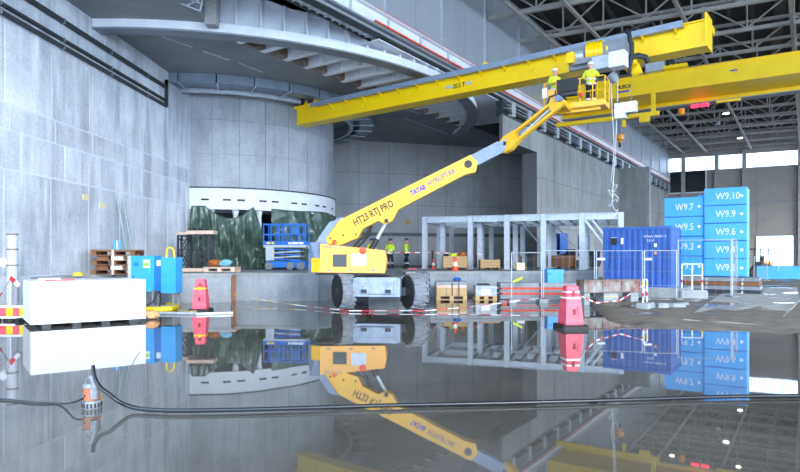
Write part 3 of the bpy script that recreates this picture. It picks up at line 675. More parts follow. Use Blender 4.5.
MB().cyl(hq-Z*1.1, hq+Z*.02, .018, n=5).build('cord', M['dark_steel'], hn)
MB().cyl(hq-Z*2.05, hq-Z*1.74, .07, n=8).build('plug', M['black'], hn)
# roof flood lamps
fl = ['left of the crane lamps','under the far crane','second below the far crane','third, lowest, near the strip window','at the right end of the far crane']
for i, (px, py, z) in enumerate(((672,102,16.6),(726,113.5,16.6),(718,124,16.6),(740,138,16.6),(738.5,93.5,16.6))):
    p = G(px, py, z); r_ = .32 if i in (1,3) else .24
    f = thing('flood_lamp', 'round roof flood lamp, '+['beside the orange beacon','lit, above the blue blocks','dim, beside a roof brace','lit, lowest above the strip window','lit, just under the far crane'][i], 'lamp', p, 0, 'roof flood lamps')
    MB().lathe(p, [(r_,0),(r_*1.1,.05),(r_*.6,.3),(.05,.4)], 14).build('lamp_shade', M['galv'], f, True)
    MB().lathe(p-Z*.02, [(r_*.9,-.02),(r_*.92,.02)], 14).build('lens', M['lamp_w'] if i != 2 else M['white'], f)
    MB().cyl(p+Z*.38, p+Z*.75, .03, n=6).build('stem', M['grey_steel'], f)
# ================================================================== PEOPLE
TF = NEAR
def skin_mesh(name, joints, edges, m, sub=1, root=0):
    me = bpy.data.meshes.new(name); me.from_pydata([j[0] for j in joints], edges, [])
    o = bpy.data.objects.new(name, me); COL.objects.link(o)
    o.modifiers.new('skin', 'SKIN'); sv = me.skin_vertices
    if not sv:
        import bmesh
        bm = bmesh.new(); bm.from_mesh(me); bm.verts.layers.skin.verify(); bm.to_mesh(me); bm.free(); sv = me.skin_vertices
    for i, j in enumerate(joints):
        r = j[1]; sv[0].data[i].radius = (r, r) if not isinstance(r, tuple) else r; sv[0].data[i].use_root = (i == root)
    s = o.modifiers.new('sub', 'SUBSURF'); s.levels = sub; s.render_levels = sub
    dg = bpy.context.evaluated_depsgraph_get(); dg.update()
    out = bpy.data.meshes.new_from_object(o.evaluated_get(dg)); bpy.data.objects.remove(o)
    out.name = name; out.materials.clear(); out.materials.append(m)
    out.polygons.foreach_set('use_smooth', [True]*len(out.polygons)); return out
def person(label, loc, rz, arms, legs=((-.10,0,0),(.10,0,0)), knees=None, lean=0, head=(0,0), hat='w', group=None):
    """faces local -Y. arms: (elbow, wrist, finger direction) left (-x) and right (+x)"""
    t = thing('person', label, 'person', loc, rz, group)
    def sk(name, j, e, m, parent=t, sub=1):
        me = skin_mesh(name, j, e, m, sub); me.transform(Matrix.Scale(LS, 4)); o = bpy.data.objects.new(name, me); COL.objects.link(o); o.parent = parent; MW[o] = MW[parent].copy(); return o
    ln = lambda z: -lean*max(0, z-.95)
    P = lambda x, y, z: (x, y+ln(z), z)
    hx, hy = head
    J = [(P(0,0,.95), (.15,.11)), (P(0,0,1.15), (.13,.10)), (P(0,.01,1.36), (.16,.11)), (P(0,.01,1.48), (.10,.08)), (P(0,0,1.55), .055), (P(hx*.4,hy*.4-.02,1.63), .085), (P(hx,hy-.01,1.70), .098), (P(hx,hy,1.765), .07), (P(hx*1.6,hy-.115,1.665), .014)]
    E = [(0,1),(1,2),(2,3),(3,4),(4,5),(5,6),(6,7),(6,8)]
    for s in (-1, 1):
        J.append((P(hx+s*.10,hy+.01,1.67), .016)); E.append((6, len(J)-1))
    limbs = []
    for s, (el, wr, fd) in zip((-1, 1), arms):
        k = len(J); J += [(P(s*.19,.01,1.43), .065), (el, .05), (wr, .032)]; E += [(3,k),(k,k+1),(k+1,k+2)]
        fd = V(fd).normalized(); sd = fd.cross(V((0,0,1)));  sd = sd.normalized() if sd.length > .1 else V((0,1,0))
        pc = V(wr)+fd*.06; J.append((tuple(pc), .034)); E.append((k+2, k+3)); pi_ = k+3
        for q, l in zip((-1.5,-.5,.5,1.5), (.075,.09,.085,.065)):
            b = len(J); a_ = pc+fd*.035+sd*q*.019; J += [(tuple(a_), .0095), (tuple(a_+fd*l*.5+V((0,0,-.004))), .009), (tuple(a_+fd*l+V((0,0,-.02))), .0075)]; E += [(pi_,b),(b,b+1),(b+1,b+2)]
        b = len(J); a_ = V(wr)+fd*.035+sd*s*.04; J += [(tuple(a_), .011), (tuple(a_+fd*.05+sd*s*.022), .009)]; E += [(pi_,b),(b,b+1)]
        limbs.append((P(s*.19,.01,1.43), el, wr))
    leg = []
    for i, (s, f) in enumerate(zip((-1,1), legs)):
        kn = knees[i] if knees else (f[0]*.9+s*.02, f[1]-.03, .50)
        k = len(J); J += [((s*.095,0,.86), .095), (kn, .066), ((f[0],f[1],f[2]+.10), .046), ((f[0],f[1]-.14,f[2]+.045), .042)]; E += [(0,k),(k,k+1),(k+1,k+2),(k+2,k+3)]
        leg.append(((s*.095,0,.86), kn, f))
    body = sk('body', J, E, M['skin'])
    # jacket over torso and arms
    JJ = [(P(0,0,.86), (.20,.15)), (P(0,0,1.0), (.195,.145)), (P(0,0,1.2), (.19,.14)), (P(0,.01,1.38), (.205,.135)), (P(0,.01,1.49), (.12,.09))]; EE = [(0,1),(1,2),(2,3),(3,4)]
    for s, (a, b, c) in zip((-1,1), limbs):
        k = len(JJ); JJ += [(a, .088), (b, .072), (tuple(V(b).lerp(V(c), .92)), .055)]; EE += [(3,k),(k,k+1),(k+1,k+2)]
    jk = sk('jacket', JJ, EE, M['hv'])
    band = MB()
    for z in (.93, 1.12): band.lathe(P(0,0,z), [(.001,-.03),(.001,-.0299),(.001,.03)], 4)
    for z in (.94, 1.13):
        rb = MB(); vs = []; n = 20
        for zz in (z-.028, z+.028):
            for i in range(n): a = 2*math.pi*i/n; p = P(math.cos(a)*.208, math.sin(a)*.158, zz); vs.append(p)
        rb.add(vs, [(i,(i+1)%n,n+(i+1)%n,n+i) for i in range(n)]); rb.build('reflective_band', M['reflex'], jk, True, world=False)
    TJ = [((0,0,.97), (.165,.13))]; TE = []
    for (a, b, c) in leg:
        k = len(TJ); TJ += [(a, .112), (b, .088), ((c[0],c[1],c[2]+.12), .072)]; TE += [(0,k),(k,k+1),(k+1,k+2)]
    tz = sk('trousers', TJ, TE, M['navy'])
    for (a, b, c) in leg:
        p = V(b).lerp(V((c[0],c[1],c[2]+.12)), .45); MB().cyl(p-Z*.03, p+Z*.03, .092, n=14).build('reflective_band', M['reflex'], tz, True, world=False)
        bt = MB(); bt.cham(c[0]-.055, c[0]+.055, c[1]-.20, c[1]+.08, c[2], c[2]+.10, .025); bt.cham(c[0]-.06, c[0]+.06, c[1]-.07, c[1]+.075, c[2]+.05, c[2]+.2, .03); bt.build('boot', M['black'], t, True, world=False)
    hc = P(hx, hy+.005, 1.70); hm = MB().lathe(hc, [(.122,.02),(.128,.04),(.120,.09),(.085,.14),(.03,.163),(.005,.165)], 18)
    hm.add([V(hc)+V((x*.1,-.11-d,.03-dz)) for x,d,dz in ((-1,0,0),(-.6,.06,.02),(.6,.06,.02),(1,0,0))], [(0,1,2,3)]); hm.build('helmet', M['helmet_'+hat], t, True, world=False)
    for s in (-1,1):
        MB().lathe(V(P(hx+s*.035,hy-.098,1.705)), [(.001,-.01),(.011,0),(.001,.01)], 8).build('eye', M['ink'], body, True, world=False)
    MB().box(V(P(hx,hy-.095,1.625)), (.045,.02,.008)).build('mouth', M['red_b'], body, world=False)
    return t
hang = (((-.26,.0,1.16),(-.25,-.08,.92),(0,-.1,-1)),((.26,.0,1.16),(.25,-.08,.92),(0,-.1,-1)))
bent = (((-.27,.02,1.18),(-.16,-.24,1.14),(.5,-1,.1)),((.27,.02,1.18),(.14,-.26,1.10),(-.5,-1,.1)))
pocket = (((-.29,.05,1.17),(-.20,-.08,.98),(.3,-.5,-.8)),((.29,.05,1.17),(.20,-.08,.98),(-.3,-.5,-.8)))
def onplat(px, py): 
    p = G(px, py, PZ); return p
g3 = 'workers standing on the platform'; TF = MID; LS = 1.0
person('person in yellow hi-vis waistcoat and dark helmet partly hidden behind the lift hydraulic ram', A(371.5,266.8,35.5)*1 if 0 else V(((371.5-CX)/F*35, 35, PZM)), math.radians(20), bent, hat='b', group=g3)
person('person in hi-vis jacket facing the bay, standing between two others', V(((390-CX)/F*35, 35, PZM)), math.radians(160), bent, ((-.12,-.05,0),(.10,.06,0)), lean=.12, hat='b', group=g3)
person('person in bright hi-vis jacket with hands at waist, rightmost of three on platform', V(((406.5-CX)/F*34.6, 34.6, PZM)), math.radians(250), pocket, ((-.10,-.10,0),(.10,.12,0)), hat='b', group=g3)
# ================================================================== BOOM LIFT
TF = NEAR; LS = UNIT
lf = thing('boom_lift', 'large yellow telescopic boom lift with grey tyres standing in the water', 'boom lift', V((-.3,17.9,0)))
a_ = V((.13,.99,0)).normalized(); b_ = V((a_.y,-a_.x,0)); c0 = V((-.45,17.75,0))
WRAD = .50
def wheel(c, st, nm='wheel'):
    ax = (b_*math.cos(st)+a_*math.sin(st)).normalized()
    w = MB().lathe(c-ax*.21, [(.30,.02),(.40,0),(.47,.03),(WRAD-.01,.10),(WRAD,.21),(WRAD-.01,.32),(.47,.39),(.40,.42),(.30,.40)], 32, ax).build('wheel', M['tyre'], lf, True)
    x = ax.orthogonal().normalized(); y = ax.cross(x); lug = MB()
    for k in range(16):
        for sd in (-1, 1):
            t = 2*math.pi*(k+.25*sd)/16; r = x*math.cos(t)+y*math.sin(t); tg = ax.cross(r); p = c+r*(WRAD-.015)+ax*sd*.11
            lug.box(p, (.19,.085,.05), ax, tg, r)
    lug.build('tread', M['tyre'], w)
    for sd in (-1,1):
        MB().lathe(c+ax*sd*.205, [(.455,0),(.43,.012),(.32,.014)], 28, ax*sd).build('sidewall', M['black'], w, True)  # sidewall blackened for the shade on the wheel face
        MB().lathe(c+ax*sd*.14, [(.31,0),(.29,.04),(.12,.02),(.11,.09),(.02,.10)], 18, ax*sd).build('rim', M['dark_steel'], w, True)
fl_ = [c0-a_*1.12-b_*.98, c0-a_*1.12+b_*.98, c0+a_*1.45-b_*.98, c0+a_*1.45+b_*.98]
for i, p in enumerate(fl_): wheel(p+Z*(WRAD-.005), math.radians(33) if i < 2 else math.radians(8))
ch = MB(); ch.box(c0+Z*.68, (1.15,3.0,.42), b_, a_); ch.box(c0-a_*1.3+Z*.62, (1.3,.35,.50), b_, a_); ch.box(c0+a_*1.4+Z*.62, (1.3,.35,.5), b_, a_); ch.box(c0-a_*1.50+Z*.62, (.95,.10,.34), b_, a_)
chs = ch.build('chassis', M['chassis'], lf)
for k in (-1,1): 
    MB().bar(fl_[0 if k < 0 else 1]+Z*.5, c0-a_*1.12+b_*k*.4+Z*.5, .22, .22).build('axle', M['dark_steel'], lf)
    MB().bar(fl_[2 if k < 0 else 3]+Z*.5, c0+a_*1.45+b_*k*.4+Z*.5, .22, .22).build('axle', M['dark_steel'], lf)
for k in range(8): MB().cyl(c0-a_*1.55+b_*(-.42+.12*k)+Z*.74, c0-a_*1.57+b_*(-.42+.12*k)+Z*.74, .022, n=8).build('bolt', M['grey_steel'], chs)
for k in (-1,1): MB().box(c0-a_*1.56+b_*k*.33+Z*.52, (.16,.03,.10), b_, a_).build('tow_lug', M['dark_steel'], chs)
MB().lathe(c0+Z*.88, [(.62,0),(.62,.12),(.5,.12),(.5,.18)], 28).build('slew_ring', M['dark_steel'], lf, True)
e_ = V((.997,-.03,0)).normalized(); n_ = V((e_.y,-e_.x,0))
Rr = V((-2.45,17.4,0))
def T(s, w, z): return Rr+e_*s+n_*w+Z*z
bd_ = MB(); hw = .78
bd_.prism([T(.25,hw,1.02), T(2.05,hw,1.0), T(2.10,hw,1.35), T(2.05,hw,1.63), T(1.2,hw,1.72), T(.25,hw,1.82)], -n_*(2*hw*.5)).build('engine_cover', M['lift_o'], lf)
MB().prism([T(.28,-.02,1.02), T(2.0,-.02,1.02), T(2.0,-.02,1.5), T(.28,-.02,1.5)], -n_*(.74)).build('engine_cover', M['lift_o'], lf)
MB().prism([T(.22,hw-.02,1.0), T(.22,hw-.02,1.86), T(-.05,hw-.15,1.86), T(-.12,hw-.3,1.5), T(-.12,hw-.3,1.0)], -n_*1.3).build('counterweight', M['lift_g'], lf)
MB().prism([T(.255,hw+.012,1.02), T(.255,hw+.012,1.42), T(.0,hw-.09,1.42), T(.0,hw-.09,1.02)], -n_*.05).build('counterweight_stripe', M['lift_y'], lf)
MB().obox(T(.1,-.6,.94), e_*2.1, n_*1.25, Z*.10).build('turret_base', M['dark_steel'], lf)
MB().obox(T(.62,hw,1.18), e_*.38, n_*.012, Z*.34).build('vent_panel', M['glass'], lf)
MB().obox(T(1.12,hw,1.2), e_*.42, n_*.01, Z*.34).build('sticker', M['galv'], lf)
MB().lathe(T(1.45,hw-.02,1.62), [(.1,0),(.1,.04),(.06,.05)], 14, n_).build('fuel_cap', M['orange'], lf, True)
for k in range(3): MB().obox(T(.45+.62*k,hw,1.06), e_*.1, n_*.01, Z*.05).build('latch', M['grey_steel'], lf)
text('lettering', 'HAULOTTE', M['ink_g'], lf, T(.36,hw+.002,1.70), e_, Z, .08, width=.5)
# boom: masts, main section, telescope, jib
bs, bz0, bk = .33, 2.02, .515
def Bm(s, w, dz): return Rr+e_*s+n_*w+Z*(bz0+bk*(s-bs)+dz)
bdir = (e_+Z*bk).normalized(); bup = (Z-bdir*Z.dot(bdir)).normalized()
def Bq(s, w, h): return Bm(bs+(s-bs)*.738, w, 0)+bup*h*.92
s1_ = 6.05; bw_ = .19
MB().prism([Bq(.15,bw_,-.12), Bq(.6,bw_,-.42), Bq(1.3,bw_,-.48), Bq(1.6,bw_,-.30), Bq(2.2,bw_,-.30), Bq(2.35,bw_,-.50), Bq(2.62,bw_,-.50), Bq(3.0,bw_,-.27), Bq(s1_-.5,bw_,-.26), Bq(s1_-.1,bw_,-.34), Bq(s1_+.1,bw_,-.1), Bq(s1_,bw_,.20), Bq(.55,bw_,.28), Bq(.2,bw_,.14)], -n_*2*bw_).build('boom_main_section', M['lift_y'], lf)
MB().prism([Bq(-.1,bw_+.02,-.6), Bq(.25,bw_+.02,-.55), Bq(.3,bw_+.02,-.05), Bq(1.0,bw_+.02,.28), Bq(.7,bw_+.02,.36), Bq(.1,bw_+.02,.08), Bq(-.1,bw_+.02,-.1)], n_*.06).build('boom_pivot_cheek', M['lift_g'], lf)
MB().prism([Bq(.1,-bw_-.02,-.5), Bq(.4,-bw_-.02,-.5), Bq(.45,-bw_-.02,-.05), Bq(1.2,-bw_-.02,.36), Bq(.9,-bw_-.02,.42), Bq(.25,-bw_-.02,.1), Bq(.1,-bw_-.02,-.05)], -n_*.06).build('boom_pivot_cheek', M['lift_g'], lf)
for s_, h_ in ((.45,-.1),(.9,-.2),(1.3,-.35),(.5,.1)): MB().cyl(Bq(s_,bw_,h_), Bq(s_,bw_+.02,h_), .03, n=8).build('bolt', M['dark_steel'], lf)
MB().cyl(Bq(s1_-.22,bw_,-.02), Bq(s1_-.22,bw_+.03,-.02), .11, n=14).build('roller_plate', M['dark_steel'], lf, True)
s2_ = 7.1
MB().obox(Bq(s1_-.4,.15,-.18), Bq(s2_,.15,-.18)-Bq(s1_-.4,.15,-.18), -n_*.30, bup*.34).build('boom_telescope', M['lift_g'], lf)
MB().obox(Bq(s2_-.1,.12,-.14), Bq(s2_+.4,.12,-.14)-Bq(s2_-.1,.12,-.14), -n_*.24, bup*.27).build('boom_telescope', M['lift_g'], lf)
text('lettering', 'HT23 RTJ PRO', M['ink'], lf, Bq(1.42,bw_+.006,-.12), bdir, bup, .21, width=1.25, bold=.018)
text('lettering', 'TATAB', M['ink_b'], lf, Bq(3.62,bw_+.006,-.10), bdir, bup, .15, width=.46, bold=.03)
text('lettering', 'HYRLIFTAR', M['ink_g'], lf, Bq(4.30,bw_+.006,-.08), bdir, bup, .155, width=.86, bold=.012)
# hydraulic ram
h0, h1 = T(1.45,.1,1.35), Bq(2.45,.05,-.42); hm_ = h0.lerp(h1, .55)
MB().cyl(h0, hm_, .085, n=14).build('ram_barrel', M['black'], lf, True); MB().cyl(hm_, h1, .05, n=12).build('ram_rod', M['galv'], lf, True)
MB().cyl(h1-n_*.25, h1+n_*.25, .06, n=10).build('pin', M['dark_steel'], lf)
MB().tube([T(1.1,.1,1.7),T(1.3,.1,1.95),Bq(1.6,.1,-.55),Bq(1.8,.1,-.34)], .035).build('hydraulic_hose', M['black'], lf, True)
MB().tube([T(1.2,.0,1.7),T(1.4,.0,1.9),Bq(1.7,.0,-.55),Bq(1.9,.0,-.32)], .03).build('hydraulic_hose', M['black'], lf, True)
MB().lathe(T(.62,hw-.3,1.80), [(.06,0),(.06,.1),(.03,.13)], 10).build('beacon', M['orange'], lf, True)
# jib: a knuckle, two rails with an open slot (own survey frame)
j0 = V((0,0,HC))+(Bq(s2_+.25,0,0)-V((0,0,HC)))/.675; TF = frame(.675); j1 = A(561,101,24.0); jd = (j1-j0); jl = jd.length; jd.normalize(); js = jd.cross(Z).normalized(); ju = js.cross(jd).normalized()
MB().prism([j0+js*.17-ju*.30-jd*.25, j0+js*.17+ju*.2-jd*.3, j0+js*.17+ju*.3+jd*.1, j0+js*.17+ju*.24+jd*.6, j0+js*.17-ju*.24+jd*.6, j0+js*.17-ju*.36+jd*.1], -js*.34).build('jib_knuckle', M['lift_y'], lf)
for h in (.18,-.20):
    MB().bar(j0+jd*.3+ju*h, j1+ju*h*.9, .22, .10, ju).build('jib_rail', M['lift_y'], lf)
MB().obox(j0+jd*(jl*.82)-js*.1-ju*.2, jd*(jl*.16), js*.2, ju*.4).build('jib_plate', M['lift_y'], lf)
MB().cyl(j0+jd*.8-ju*.1, j1-jd*.5+ju*.02, .06, n=10).build('jib_ram', M['galv'], lf, True)
MB().cyl(j0-js*.24, j0+js*.24, .09, n=12).build('pin', M['dark_steel'], lf, True)
MB().cyl(j1-js*.2+ju*.1, j1+js*.2+ju*.1, .13, n=14).build('rotary_actuator', M['lift_g'], lf, True)
MB().tube([j1+ju*.2-jd*.6, j1+ju*.45-jd*.3, j1+ju*.3+jd*.1, j1-ju*.1+jd*.2], .04).build('hydraulic_hose', M['black'], lf, True)
# platform basket
bq = (A(606,108,23.8)-A(545,102,25.0)); bq.z = 0; bx_ = bq.normalized(); by_ = V((-bx_.y,bx_.x,0))
bz = HC+(HY-106.5)/F*24.3; b0 = A(545,100,25.0); b0.z = bz
bl_ = 2.42; bwid = .9
def K2(x, y, z): return b0+bx_*x+by_*(y-.1)+Z*z
bas = MB().obox(K2(0,0,-.06), bx_*bl_, by_*bwid, Z*.06).build('basket_floor', M['lift_o'], lf); bas['label'] = 'yellow work basket floor'
MB().obox(K2(0,-.02,-.05), bx_*bl_, by_*.03, Z*.22).build('toe_board', M['lift_y'], lf); MB().obox(K2(0,bwid-.01,-.05), bx_*bl_, by_*.03, Z*.2).build('toe_board', M['lift_y'], lf)
MB().obox(K2(bl_-.02,0,-.05), bx_*.03, by_*bwid, Z*.2).build('toe_board', M['lift_y'], lf)
for x in (0,.5,1.45,1.95,bl_):
    for y in (0,bwid): MB().cyl(K2(x,y,0), K2(x,y,1.1), .024, n=8).build('guard_post', M['lift_y'], lf, True)
for z in (.55,1.1):
    MB().tube([K2(0,0,z),K2(bl_,0,z),K2(bl_,bwid,z),K2(0,bwid,z),K2(0,0,z)], .024).build('guard_rail', M['lift_y'], lf, True)
MB().bar(j1, K2(1.0,.45,-.12), .2, .2).build('basket_mount', M['lift_y'], lf)
MB().obox(K2(.5,.2,-.18), bx_*1.7, by_*.12, Z*.12).build('basket_beam', M['lift_y'], lf)
MB().obox(K2(.55,-.14,.62), bx_*.82, by_*.16, Z*.52).build('control_box', M['black'], lf); MB().obox(K2(.57,-.2,.45), bx_*.78, by_*.3, Z*.12).build('control_shelf', M['dark_steel'], lf)
MB().obox(K2(.50,-.08,.35), bx_*.08, by_*.1, Z*.85).build('control_bracket', M['lift_y'], lf)
MB().obox(K2(.16,-.02,.2), bx_*.28, by_*.03, Z*.6).build('manual_box', M['lift_o'], lf)
MB().cyl(K2(1.5,-.05,.35), K2(1.5,-.05,.5), .07, n=10).build('emergency_button', M['hazard_r'], lf, True)
MB().obox(K2(-.08,-.03,.5), bx_*.2, by_*.12, Z*.4).build('tool_box', M['white'], lf)
g2 = 'workers in the basket'; LS = .88
# left worker looks over the control box, right worker works at the hoist
person('person with white helmet standing low behind the black control box in the lift basket', K2(.30,.55,0), math.radians(15), bent, hat='w', group=g2)
person('person in hi-vis jacket and white helmet at the rail of the lift basket', K2(1.78,.45,0), math.radians(165), (((-.30,-.05,1.30),(-.18,-.30,1.38),(.2,-1,.4)),((.30,-.05,1.25),(.2,-.32,1.25),(-.1,-1,.2))), hat='w', group=g2)
# ================================================================== SCISSOR LIFT
TF = FAR; LS = .69*UNIT*1.13
sl = thing('scissor_lift', 'blue scissor lift parked on the platform in front of green tarpaulin', 'scissor lift', V(((287-CX)/F*35.6, 35.6, PZF)), math.radians(-6))
def LB(x0,x1,y0,y1,z0,z1): return MB().bx(x0,x1,y0,y1,z0,z1)
MB().cham(-1.05,1.05,-.42,.42,.14,.46,.05).build('chassis', M['blue_lift'], sl, world=False)
wm = MB().lathe((0,0,0), [(.08,-.02),(.2,-.02),(.215,.0),(.215,.12),(.2,.14),(.08,.14)], 18, V((0,-1,0))).mesh('wheel', M['tyre'], True)
for x in (-.82,.30,.86):
    for y in (-.36,.50): piece('wheel', wm, sl, MW[sl] @ Matrix.Scale(LS, 4) @ Matrix.Translation((x,y,.215)), True)
for k in range(5):
    z0 = .50+.13*k
    for s in (-1,1):
        MB().bar((-.85,s*.3,z0 if k%2 else z0+.1), (.85,s*.3,z0+.1 if k%2 else z0), .05, .06).build('scissor_arm', M['galv'] if k%2 else M['blue_lift'], sl, world=False)
    for x in (-.8,0,.8): MB().cyl((x,-.34,z0+.05), (x,.34,z0+.05), .03, n=8).build('pivot_pin', M['dark_steel'], sl, world=False)
MB().cham(-1.15,1.12,-.42,.42,1.18,1.32,.02).build('platform_deck', M['galv'], sl, world=False)
gr = MB().bx(-1.15,1.12,-.435,-.405,1.3,1.5).build('toe_panel', M['blue_lift'], sl, world=False)
MB().bx(-1.15,1.12,.405,.435,1.3,1.5).build('toe_panel', M['blue_lift'], sl, world=False)
for x in (-1.12,-.72,-.30,-.1,.35,.75,1.09):
    for y in (-.42,.42): LB(x-.03,x+.03,y-.025,y+.025,1.3,2.4).build('guard_post', M['blue_lift'], sl, world=False)
for y in (-.42,.42):
    for z in (1.85,2.38): LB(-1.15,1.12,y-.025,y+.025,z-.03,z+.03).build('guard_rail', M['blue_lift'], sl, world=False)
for x in (-1.12,1.09):
    for z in (1.85,2.38): LB(x-.025,x+.025,-.42,.42,z-.03,z+.03).build('guard_rail', M['blue_lift'], sl, world=False)
MB().cham(.35,.75,-.5,-.3,1.85,2.25,.03).build('control_box', M['cab_d'], sl, world=False)
MB().bx(-.95,-.55,-.445,-.436,1.36,1.46).build('warning_sticker', M['warn_y'], sl, world=False)
MB().bx(.2,1.0,-.445,-.436,1.34,1.45).build('name_sticker', M['ink_w'], sl, world=False)
LB(-1.0,-.55,-.46,-.42,.5,1.2).build('ladder', M['galv'], sl, world=False)
# ================================================================== TARPAULINS
def tarp(label, a0, a1, top, bottom, rr, seed, sag):
    rnd = random.Random(seed); NA, NZ = 90, 40; mb = MB(); vs = []; 
    ph = [rnd.uniform(0,6.28) for _ in range(8)]
    for i in range(NA+1):
        q = i/NA; a = math.radians(a0+(a1-a0)*q); d = V((math.cos(a), math.sin(a), 0))
        zt = top-sag(q)
        for j in range(NZ+1):
            w = j/NZ; z = zt+(bottom(q)-zt)*w
            amp = .05+.20*min(1, w*2)
            fold = math.sin(q*46+ph[0]+2.2*math.sin(w*2+ph[1]))*.5+.45*math.sin(q*23+w*5+ph[2])+.35*math.sin(q*80-w*7+ph[3])+.7*math.sin((q*13-w*8)+ph[4])+.3*math.sin(q*31+w*17+ph[5])
            r = rr+amp*fold+.25*w
            vs.append(CC+d*r+Z*z)
    fs = []
    for i in range(NA):
        for j in range(NZ): k = i*(NZ+1)+j; fs.append((k,k+1,k+NZ+2,k+NZ+1))
    mb.add(vs, fs); o = mb.build('tarpaulin', M['tarp'], smooth=True)
    o.modifiers.new('thickness','SOLIDIFY').thickness = .012
    return tag(o, label, 'tarpaulin', None)
def angpx(px, R_):
    r = (px-CX)/F; dd = V((r,1,0)); aa = dd.dot(dd); bb = -2*dd.dot(CC); cc = CC.dot(CC)-R_**2
    t = (-bb-math.sqrt(max(0, bb*bb-4*aa*cc)))/(2*aa); p = dd*t-CC; return math.degrees(math.atan2(p.y, p.x))
def sagA(q): return .05+.75*max(0, math.sin((q-.18)/.62*math.pi))*(.18 < q < .80) + (2.9*((q-.80)/.2)**1.2 if q > .8 else 0)
tarp('crumpled dark green tarpaulin hanging from the white skirt, left one', angpx(191,CR+.3), angpx(268,CR+.3), 4.72, lambda q: PZF+.02, CR+.28, 5, sagA)
tarp('flat dark green tarpaulin on the shaft behind the scissor lift', angpx(272,CR+.25), angpx(337,CR+.25), 4.62, lambda q: PZF+.02, CR+.2, 9, lambda q: .05*math.sin(q*9))
# ================================================================== SITE CLUTTER
TF = NEAR; LS = UNIT
def at(px, D, z=0): return V(((px-CX)/F*D, D, z))
def rot_to(d): return math.atan2(d.y, d.x)
# ---- white block
wd = V((.80,.60,0)).normalized(); wp = V((-wd.y, wd.x, 0)); w0_ = G(30.5,328.5)
M['white_block'] = mat('white smooth block', '#f2f3f6', .6, 0, '#e9eaee', 2)
wbk = thing('white_block', 'big plain white rectangular block lying on skids darkened for shade at left', 'block', w0_)
MB().obox(w0_+Z*.07, wd*2.2, wp*1.55, Z*.87).build('body', M['white_block'], wbk)
for k in range(4): MB().obox(w0_+wd*(.2+.55*k)-wp*.03+Z*-.02, wd*.16, wp*1.58, Z*.09).build('skid', M['dark_steel'], wbk)  # coloured dark to give the black gap of shade under the block
MB().obox(w0_+wd*.3+wp*.35+Z*.94, wd*.55, wp*.10, Z*.02).build('tape_strip', M['hazard_r'], wbk)
MB().obox(w0_+wd*.2+wp*.55+Z*.94, wd*.4, wp*.2, Z*.05).build('plastic_scrap', M['white'], wbk)
MB().tube([w0_+wd*1.92-wp*.006+Z*.94, w0_+wd*1.98-wp*.01+Z*.8, w0_+wd*2.08-wp*.01+Z*.66], .008, 5).build('strap', M['grey_steel'], wbk)
# ---- left edge
rp0 = at(12.5,14.0,0)
M['mesh_roll'] = mat('white grey netting', '#d4d9e2', .7, 0, '#8f97a6', 42, .4)
mr = thing('netting_roll', 'tall pale grey roll of netting standing by the left wall', 'roll', rp0)
MB().lathe(rp0, [(.12,0),(.125,.1),(.12,.7),(.11,1.2),(.115,1.9),(.11,2.0)], 16).build('roll', M['mesh_roll'], mr, True)
for z in (1.25,1.62,1.97): MB().lathe(rp0+Z*z, [(.124,-.02),(.124,.02)], 16).build('band', M['rust'], mr, True)
MB().lathe(rp0+V((-.2,0,1.3)), [(.02,-.12),(.1,-.05),(.12,.05),(.02,.14)], 10).build('plastic_wrap', M['white'], mr, True)
bb_ = thing('barrier_board', 'yellow and red chequered barrier board low at left edge', 'barrier', at(6,13.3,0))
for k in range(6): MB().obox(at(-14,13.5,.10)+X*.15*k+Y*-.0, X*.15, Y*.04, Z*.20).build('stripe', M['warn_y'] if k % 2 else M['red_b'], bb_)
MB().obox(at(-14,13.48,.06), X*.9, Y*.03, Z*.045).build('lower_rail', M['white'], bb_); MB().obox(at(-14,13.48,.30), X*.9, Y*.03, Z*.05).build('upper_rail', M['white'], bb_)
for k in (0.1,.75): MB().obox(at(-14,13.45,0)+X*k-Y*.15, X*.08, Y*.4, Z*.08).build('foot', M['black'], bb_)
def tape(name, label, pts, w, seg=.28, cols=('hazard_w','hazard_r'), sag=0, cat='tape', grp=None):
    P_ = []
    for a, b in zip(pts[:-1], pts[1:]):
        n = max(2, int((V(b)-V(a)).length/seg))
        for i in range(n): f = i/n; P_.append(V(a).lerp(V(b), f)-Z*sag*4*f*(1-f))
    P_.append(V(pts[-1])); mb = MB()
    for i in range(len(P_)-1):
        d = (P_[i+1]-P_[i]).normalized(); s_ = d.cross(Z).normalized(); mb.cur = i % 2; u_ = s_.cross(d).normalized()
        tw_ = .5+.5*math.sin(i*.9); up = (u_*(1-.5*tw_)+s_*.5*tw_).normalized()*w
        mb.obox(P_[i]-up/2-s_*.002, P_[i+1]-P_[i], s_*.004, up)
    o = mb.build(name, [M[cols[0]], M[cols[1]]]); return tag(o, label, cat, grp)
tape('barrier_tape', 'twisted red and white tape hanging beside the netting roll', [at(-4,13.2,.45), at(5,13.4,.75), at(10,13.6,.98), at(19,13.8,.78)], .10, .11)
pst = thing('barrier_post', 'thin galvanised post holding tape at the left edge', 'post', at(11,13.7,0))
MB().cyl(at(11,13.7,0), at(11,13.7,1.0), .025, n=8).build('pole', M['galv'], pst, True); MB().lathe(at(11,13.7,0), [(.16,0),(.15,.05),(.05,.07)], 14).build('foot', M['black'], pst, True)
